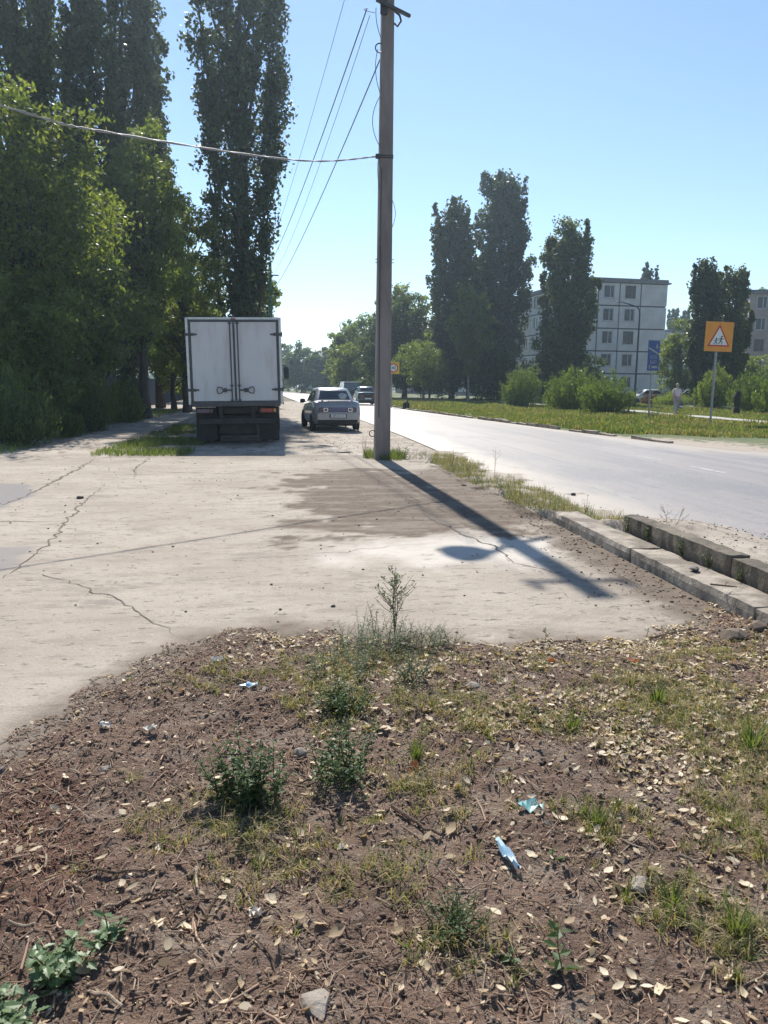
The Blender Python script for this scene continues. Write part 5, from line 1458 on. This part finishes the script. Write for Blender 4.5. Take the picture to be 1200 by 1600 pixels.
x, y = area(1600, 3.5, 5.2, 4, 9.5, lambda x, y: rng.random(len(x)) < .6); pebbles(x, y, .008, 'pebble', 'shoulder_grit', 'grit on the road shoulder', lambda x, y: np.array([shoulder_z(a, b) for a, b in zip(x, y)]))
x, y = area(2600, -.2, 3.6, 17.3, 32, lambda x, y: rng.random(len(x)) < .6); pebbles(x, y, .010, 'pebble', 'strip_grit', 'grit and stones on the dusty strip', lambda x, y: x * 0 - .015)
x, y = area(260, 1.9, 3.05, 4.75, 8.3, lambda x, y: rng.random(len(x)) < sstep(1.6, 2.9, x)); chips(x, y, .07, .003, 'wood_chip', 'slab_litter', 'woody bits swept against the kerb', lambda x, y: slab_z(x, y) + .002)
x, y = area(240, -3.5, 2.8, 5, 15, lambda x, y: rng.random(len(x)) < .6); chips(x, y, .05, .003, 'twig_brown', 'slab_litter', 'dark bits of litter on the concrete slab', lambda x, y: slab_z(x, y) + .002)

MARKS = [((.68, 2.22), 'the blue wrapper'), ((.84, 2.48), 'the teal wrapper'), ((1.44, 4.0), 'the left rusty leaf'), ((1.89, 3.91), 'the right rusty leaf'), ((.47, 2.84), 'the lone rusty leaf'), ((1.05, 3.71), 'the yellow green leaf'),
         ((1.05, 2.04), 'the half buried stone'), ((.04, 1.68), 'the flat bottom stone'), ((1.33, 2.9), 'the curved pale stick'), ((1.66, 2.6), 'the short stick at the right'), ((.21, 3.48), 'the low middle weed'), ((-.17, 2.72), 'the full leafy weed'),
         ((.44, 1.92), 'the white tipped weed'), ((.69, 1.70), 'the upright seedling'), ((.91, 3.64), 'the grey blue stone'), ((2.72, 4.30), 'the lumps of earth'), ((-.60, 1.90), 'the big thistle'), ((-.42, 4.12), 'the white paper by the slab'), ((-.63, 3.27), 'the torn white paper'),
         ((-.23, 3.74), 'the little blue scrap'), ((.63, 4.5), 'the tall branched weed'), ((1.92, 2.85), 'the lush grass tuft'), ((.35, 2.5), 'the thick brown stick'), ((.16, 2.80), 'the blue green weed'), ((-.8, 2.5), 'the red bark chips'), ((-.12, 2.02), 'the white paper scrap'), ((2.4, 3.6), 'the far right grass')]
def near(x, y): return min(MARKS, key=lambda m_: (m_[0][0] - x) ** 2 + (m_[0][1] - y) ** 2)[1]
# singly modelled dry leaves
def leaf_obj(L, m_, curl):
    mb = MB(); n = 7; rows = []
    for i in range(n):
        t = i / (n - 1); w = L * .30 * math.sin(PI * min(max(t, .03), .97)) ** .8 * (1 + .12 * random.uniform(-1, 1)); c = curl * (t - .5) ** 2 * 2 * L
        rows.append([(-w, (t - .5) * L, c + abs(w) * .35), (0, (t - .5) * L, c), (w, (t - .5) * L, c + abs(w) * random.uniform(.1, .6))])
    mb.loft(rows, False, False)
    mb.tube([(0, -L * .5, curl * .5 * L), (0, -L * .72, curl * .5 * L + .004)], .0012, 4)
    return mb.mesh('dry_leaf', m_, True, False)
pale = [leaf_obj(random.uniform(.035, .052), 'pale_dead_leaf', random.uniform(.1, .7)) for _ in range(8)]
brown = [leaf_obj(random.uniform(.04, .058), 'dead_leaf', random.uniform(.1, .8)) for _ in range(6)]
def place_leaf(me, x, y, label, group, sc=1.0):
    o = link('dry_leaf', me, None, (x, y, float(litter_z(np.array([x]), np.array([y]))[0]) + .010), (random.uniform(-.5, .5), random.uniform(-.5, .5), random.uniform(0, 6.28)))
    o.scale = (sc,) * 3; tag(o, label, 'leaf', group)
x, y = scatter(1400, lambda x, y: np.clip(pale_d(x, y) * 1.0, 0, 1), .0, 3.1, 1.7, 4.5)
for a, b in list(zip(x, y))[:150]: place_leaf(random.choice(pale), float(a), float(b), 'pale curled dry leaf on the soil around ' + near(a, b), 'pale dry leaves around ' + near(a, b), random.uniform(.7, 1.15))
x, y = scatter(700, lambda x, y: np.clip(pale_d(x, y) + .15, 0, 1), -.6, 2.6, 1.7, 4.3)
for a, b in list(zip(x, y))[:90]: place_leaf(random.choice(brown), float(a), float(b), 'brown curled dry leaf on the soil around ' + near(a, b), 'brown dry leaves around ' + near(a, b), random.uniform(.7, 1.1))
redl = leaf_obj(.09, 'red_dead_leaf', .5)
for (a, b), lb in (((1.44, 4.0), 'rusty red leaf on the soil near the slab edge, left of another'), ((1.89, 3.91), 'rusty red leaf on the soil at the right among pale leaves'), ((.47, 2.84), 'rusty red leaf by itself in the middle of the soil')):
    place_leaf(redl, a, b, lb, 'rusty red leaves')
place_leaf(leaf_obj(.06, 'light_leaf', .4), 1.05, 3.71, 'fresh yellow green leaf fallen among the dry leaves', None)

# sticks lying on the soil
def gz(x, y): return float(litter_z(np.array([x]), np.array([y]))[0])
TW = [((.35, 2.57), (.49, 2.37), .016, 'twig_brown', 'thick dark brown stick lying in the middle of the soil'),
      ((1.46, 3.21), (1.33, 2.77), .008, 'twig_pale', 'long pale curved stick at the right of the soil'),
      ((1.66, 2.66), (1.61, 2.52), .008, 'twig_pale', 'short pale stick near the right edge of the soil'),
      ((.48, 1.86), (.61, 1.72), .008, 'twig_pale', 'pale straight stick in front of the white tipped weed'),
      ((.53, 1.76), (.55, 1.69), .008, 'twig_pale', 'stubby pale stick beside the straight one at the bottom'),
      ((-.87, 2.54), (-.80, 2.56), .010, 'twig_pale', 'short thick pale stick at the left among red chips'),
      ((-.70, 2.23), (-.63, 2.17), .008, 'twig_pale', 'short pale peg of wood left of the curved twigs'),
      ((-.32, 2.28), (-.30, 2.16), .010, 'twig_pale', 'pale bone shaped stick below the leafy green weed'),
      ((-.68, 2.28), (-.46, 2.25), .008, 'twig_brown', 'dark curved twig at the lower left'),
      ((-.56, 2.11), (-.49, 2.15), .009, 'twig_pale', 'pale broken stick touching the dark twig at the lower left'),
      ((-.48, 2.14), (-.34, 2.16), .009, 'twig_brown', 'dark stick at the lower left, pointing right'),
      ((-.81, 2.06), (-.74, 2.06), .010, 'twig_pale', 'pale stub at the far left above the thistle'),
      ((-.27, 2.04), (-.20, 2.20), .005, 'twig_brown', 'slender dark twig left of the bottom litter'),
      ((-.96, 2.86), (-.72, 2.60), .005, 'twig_pale', 'long thin arched twig at the left over the red chips'),
      ((-.52, 1.79), (-.43, 1.73), .012, 'twig_pale', 'thick pale stick right of the thistle'),
      ((-.15, 1.93), (-.06, 1.83), .006, 'twig_brown', 'crooked twig at the bottom middle'),
      ((.78, 1.76), (.87, 1.85), .006, 'twig_brown', 'dark twig right of the dark seedling'),
      ((1.43, 2.41), (1.58, 2.48), .007, 'twig_brown', 'dark stick at the right between two grass tufts'),
      ((1.50, 4.37), (1.80, 4.33), .009, 'twig_brown', 'dark stick along the slab edge'),
      ((2.68, 6.04), (2.74, 5.65), .008, 'twig_pale', 'pale stick on the slab before the kerb'),
      ((2.22, 4.38), (2.62, 4.54), .012, 'twig_brown', 'long dark branch along the right slab edge'),
      ((-.34, 2.30), (-.18, 2.40), .007, 'twig_brown', 'dark twig below the leafy green weed'),
      ((2.98, 5.05), (3.12, 4.95), .014, 'twig_brown', 'dark stick lying across the kerb')]
for (a, b, r, m_, lb) in TW:
    pts = []; L = math.hypot(b[0] - a[0], b[1] - a[1]); nx_, ny_ = -(b[1] - a[1]) / L, (b[0] - a[0]) / L; bow = random.uniform(-.12, .12) * L
    for i in range(8):
        t = i / 7; px = a[0] + (b[0] - a[0]) * t + nx_ * (bow * math.sin(PI * t) + random.uniform(-.2, .2) * r); py = a[1] + (b[1] - a[1]) * t + ny_ * (bow * math.sin(PI * t) + random.uniform(-.2, .2) * r)
        pts.append((px, py, gz(px, py) + r * .8 + .004 + (.15 if 'kerb' in lb and 'across' in lb else 0)))
    mb = MB(); mb.tube(pts, [r * .5 * (1 - .3 * i / 7) * random.uniform(.9, 1.1) for i in range(8)], 7)
    if L > .15:
        q = Vector(pts[4]); mb.tube([q, q + Vector((nx_ * .04, ny_ * .04, .012)), q + Vector((nx_ * .06 + .02, ny_ * .06, .010))], [r * .3, r * .2, r * .1], 5)
    tag(mb.build('stick', m_, None, True), lb, 'stick', 'sticks lying on the soil')
x, y = scatter(420, lambda x, y: .5 + 0 * x, -1.1, 2.4, 1.6, 4.4)
for a, b in list(zip(x, y))[:120]:
    L = random.uniform(.05, .14); an = random.uniform(0, 6.28); r = random.uniform(.0022, .0045); pts = []
    bow = random.uniform(-.2, .2) * L
    for i in range(5):
        t = i / 4 - .5; px = a + math.cos(an) * L * t - math.sin(an) * bow * (1 - 4 * t * t); py = b + math.sin(an) * L * t + math.cos(an) * bow * (1 - 4 * t * t); pts.append((px, py, gz(px, py) + r + .004))
    pl_ = random.random() < .5
    tag(MB().tube(pts, [r, r * .95, r * .85, r * .75, r * .5], 6).build('twig', 'twig_pale' if pl_ else 'twig_brown', None, True), ('small pale twig' if pl_ else 'small dark twig') + ' on the soil around ' + near(a, b), 'twig', ('pale twigs' if pl_ else 'dark twigs') + ' around ' + near(a, b))

# stones
def rock(label, x, y, r, m_='stone', flat=.6, zoff=0, group=None, z=None):
    pts = []
    for k in range(26):
        v = Vector((random.gauss(0, 1), random.gauss(0, 1), random.gauss(0, 1))).normalized()
        q = random.uniform(.8, 1.1); pts.append((v.x * r * q * 1.15, v.y * r * q * .85, v.z * r * q * flat))
    o = MB().hull(pts).build('stone', m_, None, False, (x, y, (gz(x, y) if z is None else z) + r * flat * .4 + zoff), (0, 0, random.uniform(0, 6)))
    return tag(o, label, 'stone', group)
rock('flat pale stone at the very bottom of the picture', .04, 1.67, .05, flat=.3)
rock('small grey stone on the soil at the left', -.75, 2.96, .026)
rock('squarish pale concrete lump beside the dark leafy weed', .02, 2.99, .034)
rock('grey blue stone among leaves near the middle weed', .91, 3.64, .038)
rock('half buried pale stone in the right foreground', 1.05, 2.04, .040, flat=.5)
rock('brown lump of earth by the right slab edge', 2.72, 4.30, .085, 'pebble', .6)
rock('second lump of earth right of the first by the kerb', 2.98, 4.45, .065, 'pebble', .6)
rock('dark stone at the left corner of the slab', -1.18, 3.03, .030, 'dark_stone')
rock('dark lump on the slab near the asphalt patch', -2.9, 10.9, .05, 'dark_stone', z=0)
rock('dark lump lying on top of the pale kerb', 3.16, 5.6, .05, 'dark_stone', .4, z=.135)
rock('dark clod on the slab beside the weedy strip', 2.72, 11.9, .045, 'dark_stone', z=0)
rock('brown stone at the edge of the road before the weedy strip', 4.0, 10.5, .05, 'dark_stone', z=.03)
rock('small dark stone on the slab in front', .28, 5.3, .018, 'dark_stone', z=0)
rock('broken pale slab of concrete lying in the dusty strip', 1.05, 18.7, .42, 'stone', .10, z=-.03)
rock('low pale rubble beyond the broken slab', .95, 20.4, .30, 'stone', .12, z=-.03)

# rubbish
def scrap(name, label, x, y, w, l, rz, m_, h=.012, cat='litter', n=6):
    mb = MB(); rows = []
    for i in range(n + 1):
        t = i / n; rows.append([((j / 4 - .5) * w * (.7 + .5 * math.sin(PI * t)), (t - .5) * l, random.uniform(0, h) + .5 * h * math.sin(t * 9 + j)) for j in range(5)])
    mb.loft(rows, False, False)
    return tag(mb.build(name, m_, None, True, (x, y, gz(x, y) + .016), (0, 0, rz)), label, cat)
scrap('wrapper', 'crumpled pale blue wrapper strip on the soil', .68, 2.22, .024, .17, R(10), 'blue_film', .018)
scrap('wrapper', 'torn teal and white wrapper on the soil', .84, 2.48, .05, .09, R(70), 'teal_film', .02)
scrap('wrapper', 'little blue scrap of plastic near the slab', -.23, 3.74, .03, .09, R(100), 'blue_film', .012)
scrap('paper_scrap', 'crumpled white paper near the left slab edge', -.42, 4.12, .055, .08, R(40), 'paper', .02)
scrap('paper_scrap', 'white torn paper on the soil at the left', -.63, 3.27, .04, .06, R(80), 'paper', .018)
scrap('paper_scrap', 'pale flattened paper at the far left of the soil', -.84, 3.35, .04, .06, R(20), 'paper', .015)
scrap('paper_scrap', 'white scrap of paper at the bottom left of the middle', -.12, 2.02, .03, .04, R(20), 'paper', .02)

# ------------------------------------------------------------------ weeds
def lobed(L, w, bend, up_=.2):
    """one toothed leaf as rows of (x, y, z) along +y"""
    rows = []; n = 9
    for i in range(n):
        t = i / (n - 1); ww = w * math.sin(PI * min(.98, max(.04, t)) ** .9) * (1 if i % 2 == 0 else .62); z = bend * t * t * L
        rows.append([(-ww, t * L, z + ww * up_), (0, t * L, z), (ww, t * L, z + ww * up_)])
    return rows
def weed(label, x, y, H, stems, lm_, leafL, leafW, per, spread=.5, name='weed', toothed=False, group='weeds on the soil', bare=0.0, stem_m='stem', z=None, up0=.35, r=.003, tw=0, foot=None):
    root = thing(name, label, 'weed', (x, y, gz(x, y) if z is None else z), random.uniform(0, 6.28), group)
    sm = MB(); lf = MB()
    def leaf_at(p_, az, el, L, w):
        mt = Matrix.Translation(p_) @ Matrix.Rotation(az, 4, 'Z') @ Matrix.Rotation(el, 4, 'X') @ Matrix.Rotation(random.uniform(-.5, .5), 4, 'Y')
        if toothed: lf.loft(lobed(L, w, random.uniform(-.35, .1)), False, False, mt)
        else:
            b = random.uniform(-.3, .1) * L
            lf.add([(0, 0, 0), (w, L * .4, w * .3), (0, L, b), (-w, L * .4, w * .3)], [(0, 1, 2, 3)], mt)
    for k in range(stems):
        th = k * 2.399 + random.uniform(-.3, .3); q = math.sqrt((k + .3) / stems) * spread * H
        h = H * random.uniform(.7, 1.0) * (1 - .35 * (k / max(1, stems)))
        tip = Vector((math.cos(th) * q, math.sin(th) * q, h)); ft = (foot if foot is not None else (.42 * H if stems > 11 else 0)); fa = random.uniform(0, 6.28); fr_ = ft * math.sqrt(random.random())
        o0 = Vector((math.cos(fa) * fr_, math.sin(fa) * fr_, -.005)); tip = tip * .75 + o0 + Vector((random.uniform(-.1, .1) * H, random.uniform(-.1, .1) * H, h * .25)); mid_ = o0.lerp(tip, .5) + Vector((random.uniform(-.06, .06) * H, random.uniform(-.06, .06) * H, .04 * H))
        def pt(t): return o0.lerp(mid_, t * 2) if t < .5 else mid_.lerp(tip, t * 2 - 1)
        sm.tube([pt(t) for t in (0, .25, .5, .75, 1)], [r, r * .9, r * .75, r * .55, r * .25], 5)
        for j in range(per):
            t = bare + (1 - bare) * (j + random.random()) / per; s_ = 1 - .45 * t
            leaf_at(pt(min(t, 1)), j * 2.4 + random.uniform(-.4, .4), random.uniform(-.1, .9) * up0 * 2, leafL * s_ * random.uniform(.7, 1.15), leafW * s_)
        for j in range(tw):
            t = .3 + .6 * (j + random.random()) / max(tw, 1); p_ = pt(t); az = random.uniform(0, 6.28); Lb = h * (1 - t) * random.uniform(.65, .95)
            e = p_ + Vector((math.cos(az) * Lb * .8, math.sin(az) * Lb * .8, Lb * .65)); m2 = p_.lerp(e, .5) + Vector((math.cos(az), math.sin(az), 0)) * Lb * .08
            sm.tube([p_, m2, e], [r * .6, r * .45, r * .2], 4)
            for i in range(6): leaf_at(p_.lerp(e, .2 + .8 * random.random()), random.uniform(0, 6.28), random.uniform(.1, .9), leafL * random.uniform(.4, .8), leafW * random.uniform(.5, .9))
    sm.build('stem', stem_m, root); lf.build('leaves', lm_, root)
    return root
weed('tall thin branched weed standing alone against the bright slab', .63, 4.60, .60, 4, 'weed_leaf', .040, .0085, 14, .28, bare=.15, stem_m='dry_stem', tw=9, r=.0036, foot=0)
weed('thin side weed left of the tall branched one', .50, 4.60, .26, 2, 'weed_leaf', .022, .005, 10, .5, stem_m='dry_stem', tw=2, r=.0025)
weed('greyish feathery clump under the tall branched weed', .48, 4.26, .25, 60, 'sage_leaf', .034, .0040, 30, .7, r=.0015, foot=.24)
weed('greyish feathery clump right of the tall branched weed', .80, 4.32, .19, 34, 'sage_leaf', .030, .0036, 26, .7, r=.0015, foot=.16)
weed('small green feathery weed left of the tall branched one', .24, 3.92, .16, 36, 'sage_leaf', .032, .0045, 20, .8, foot=.2, r=.0015)
weed('low green weed in the middle with dense leaves', .21, 3.44, .19, 28, 'weed_leaf', .044, .008, 20, 1.0, r=.002)
weed('full leafy green weed at the middle left of the soil', -.17, 2.68, .27, 34, 'weed_leaf', .042, .0105, 24, .55, r=.0025)
weed('blue green leafy weed right of the full leafy one', .17, 2.80, .25, 22, 'weed_leaf', .042, .008, 24, .80, r=.0025)
weed('dark spreading weed behind the rusty leaf', .60, 3.72, .20, 22, 'sage_leaf', .032, .005, 14, 1.1, r=.002)
weed('big pale thistle with toothed leaves at the bottom left', -.62, 1.86, .13, 12, 'thistle_leaf', .058, .017, 12, .9, 'thistle', True, None, up0=.25, r=.004)
weed('thistle rosette at the bottom left corner in front of the big one', -.70, 1.70, .10, 11, 'thistle_leaf', .060, .018, 11, 1.2, 'thistle', True, None, up0=.2, r=.004)
weed('single thistle shoot reaching up behind the big thistle', -.52, 1.98, .09, 3, 'thistle_leaf', .060, .016, 7, .6, 'thistle', True, None, up0=.3, r=.003)
weed('small green weed with white tips beside the pale stick', .44, 1.92, .13, 22, 'weed_leaf', .026, .004, 16, 1.0, r=.002)
weed('dark upright seedling casting a shadow at the bottom', .69, 1.72, .17, 1, 'weed_leaf', .060, .014, 12, .1, 'seedling', group=None, r=.0025)
weed('two leaved seedling above the dark upright one', .83, 2.2, .06, 1, 'weed_leaf', .05, .012, 4, .1, 'seedling', group=None, r=.002)
weed('broad leaved seedling in the soil left of the upright one', .57, 1.78, .05, 2, 'weed_leaf', .045, .012, 4, .4, 'seedling', group=None, r=.002)
weed('thin weed at the slab edge right of the tall branched one', 1.53, 4.37, .15, 1, 'weed_leaf', .026, .006, 8, .25, tw=3, stem_m='dry_stem', r=.0022)
weed('tiny weed at the slab edge near the right branch', 2.2, 4.42, .09, 1, 'weed_leaf', .02, .005, 7, .25, tw=2, stem_m='dry_stem', r=.002)
WT = 'weeds about the kerbs'
weed('tall dry weed leaning over the dark kerb', 3.62, 6.95, .46, 2, 'dry_grass_blade', .022, .004, 16, .45, group=WT, z=.12, tw=7, stem_m='dry_stem', r=.003)
weed('green weed growing from the dark kerb face', 3.38, 6.85, .24, 8, 'weed_leaf', .055, .009, 10, .5, group=WT, z=.1, r=.0025)
weed('low green weed between the two kerbs', 3.36, 5.75, .17, 6, 'weed_leaf', .045, .008, 8, .6, group=WT, z=.12, r=.0025)
weed('leafy weed at the near foot of the dark kerb', 3.37, 6.2, .2, 8, 'weed_leaf', .05, .009, 9, .6, group=WT, z=.12, r=.0025)
weed('spreading weed at the far corner of the dark kerb', 3.37, 7.3, .2, 9, 'sage_leaf', .045, .008, 9, .6, group=WT, z=.12, r=.0025)
weed('narrow green weed between the kerbs near the right edge', 3.35, 5.3, .16, 4, 'weed_leaf', .045, .007, 8, .5, group=WT, z=.12, r=.0025)
weed('small dark weed at the far end of the pale kerb', 3.5, 8.75, .26, 3, 'weed_leaf', .04, .01, 9, .35, group=WT, z=.06, r=.003)
weed('thin dry weed sticking up from the weedy strip', 3.35, 12.4, .62, 1, 'dry_grass_blade', .03, .006, 14, .2, group=WT, z=.05, tw=5, stem_m='dry_stem', r=.0035)
for i_, (a_, b_, h_, lb_) in enumerate([(3.05, 9.2, .20, 'low grey weed in the strip just beyond the pale kerb'), (2.98, 10.1, .17, 'flat grey weed in the middle of the weedy strip'), (3.15, 11.0, .24, 'green weed in the strip opposite the dark clod'), (3.0, 11.7, .2, 'grey weed in the strip left of the thin dry one'), (3.2, 13.2, .3, 'tall grey weed in the strip behind the thin dry one'), (2.8, 15.0, .26, 'green weed at the pole end of the weedy strip'), (2.62, 15.9, .24, 'grey weed between the pole and the weedy strip')]):
    weed(lb_, a_, b_, h_, 16, ['sage_leaf', 'weed_leaf'][i_ % 2], .05, .007, 12, .8, group=WT, z=.05, r=.002, foot=.2)
weed('bushy weed in the weedy strip near the pole', 3.0, 14.2, .42, 6, 'dry_grass_blade', .05, .008, 14, .5, group=WT, z=.03, stem_m='dry_stem', r=.0035)
weed('dry grassy weed at the left foot of the concrete pole', 1.62, 17.0, .55, 10, 'dry_grass_blade', .12, .006, 9, .35, group=WT, z=0, stem_m='dry_stem', r=.003)
weed('leafy green weed at the right foot of the concrete pole', 2.36, 16.6, .32, 12, 'weed_leaf', .09, .016, 12, .7, group=WT, z=0, r=.004)
weed('weed at the foot of the blue sign post', 17.5, 35.9, .5, 14, 'weed_leaf', .14, .03, 12, .8, group=None, z=.1, r=.006)
# grass tufts big enough to pick out
tm = []
for v in range(4):
    n = 70; a = rng.random(n) * 6.28; r0 = rng.random(n) * .03; V = []; F = []
    for i in range(n):
        h = .09 * random.uniform(.5, 1.2); b = np.array([math.cos(a[i]) * r0[i], math.sin(a[i]) * r0[i], -.004]); o_ = np.array([math.cos(a[i]), math.sin(a[i]), 0]) * h * random.uniform(.2, .9); w = np.array([-math.sin(a[i]), math.cos(a[i]), 0]) * .0022
        k = len(V); V += [b - w, b + w, b + o_ * .3 + [0, 0, h * .6] + w * .8, b + o_ * .3 + [0, 0, h * .6] - w * .8, b + o_ + [0, 0, h]]
        F += [(k, k + 1, k + 2), (k, k + 2, k + 3), (k + 3, k + 2, k + 4)]
    tm.append((np.array(V), F))
for i, (x, y, s_, lb) in enumerate([(1.92, 2.85, 1.5, 'lush grass tuft at the right edge of the soil'), (1.10, 1.93, 1.0, 'grass tuft in the right foreground beside the pale stone'), (1.05, 2.38, .9, 'grass tuft right of the teal wrapper'), (1.22, 1.80, 1.0, 'grass tuft nearest the bottom right corner'),
                                  (1.25, 3.15, 1.0, 'yellowish grass tuft behind the curved pale stick'), (1.75, 3.35, 1.2, 'grass tuft among the pale leaves at the right'), (.50, 2.95, .9, 'grass tuft beside the lone rusty leaf'), (2.05, 2.55, 1.3, 'second lush grass tuft at the right edge, lower down')]):
    V, F = tm[i % 4]
    o = link('grass_tuft', npmesh('grass_tuft', V * s_, F, 'grass_blade'), None, (x, y, gz(x, y))); tag(o, lb, 'grass tuft', 'grass tufts on the soil')
# ------------------------------------------------------------------ haze: summer air, also added to stand in for lens glare
hm_ = bpy.data.materials.new('haze_and_glare'); hm_.use_nodes = True
hn = hm_.node_tree
for n_ in list(hn.nodes): hn.nodes.remove(n_)
ho = hn.nodes.new('ShaderNodeOutputMaterial'); hv = hn.nodes.new('ShaderNodeVolumePrincipled')
hv.inputs['Color'].default_value = (.66, .84, 1.0, 1); hv.inputs['Density'].default_value = HAZE; hv.inputs['Anisotropy'].default_value = HAZE_G
hn.links.new(hv.outputs[0], ho.inputs['Volume'])
hb_ = MB(); hb_.box(-1600, 1600, -450, 2600, -1.2, 40)
ho_ = hb_.build('haze', 'bark'); ho_.data.materials.clear(); ho_.data.materials.append(hm_); tag(ho_, 'thin pale summer haze over the street, also standing in for lens glare', 'haze', kind='stuff')
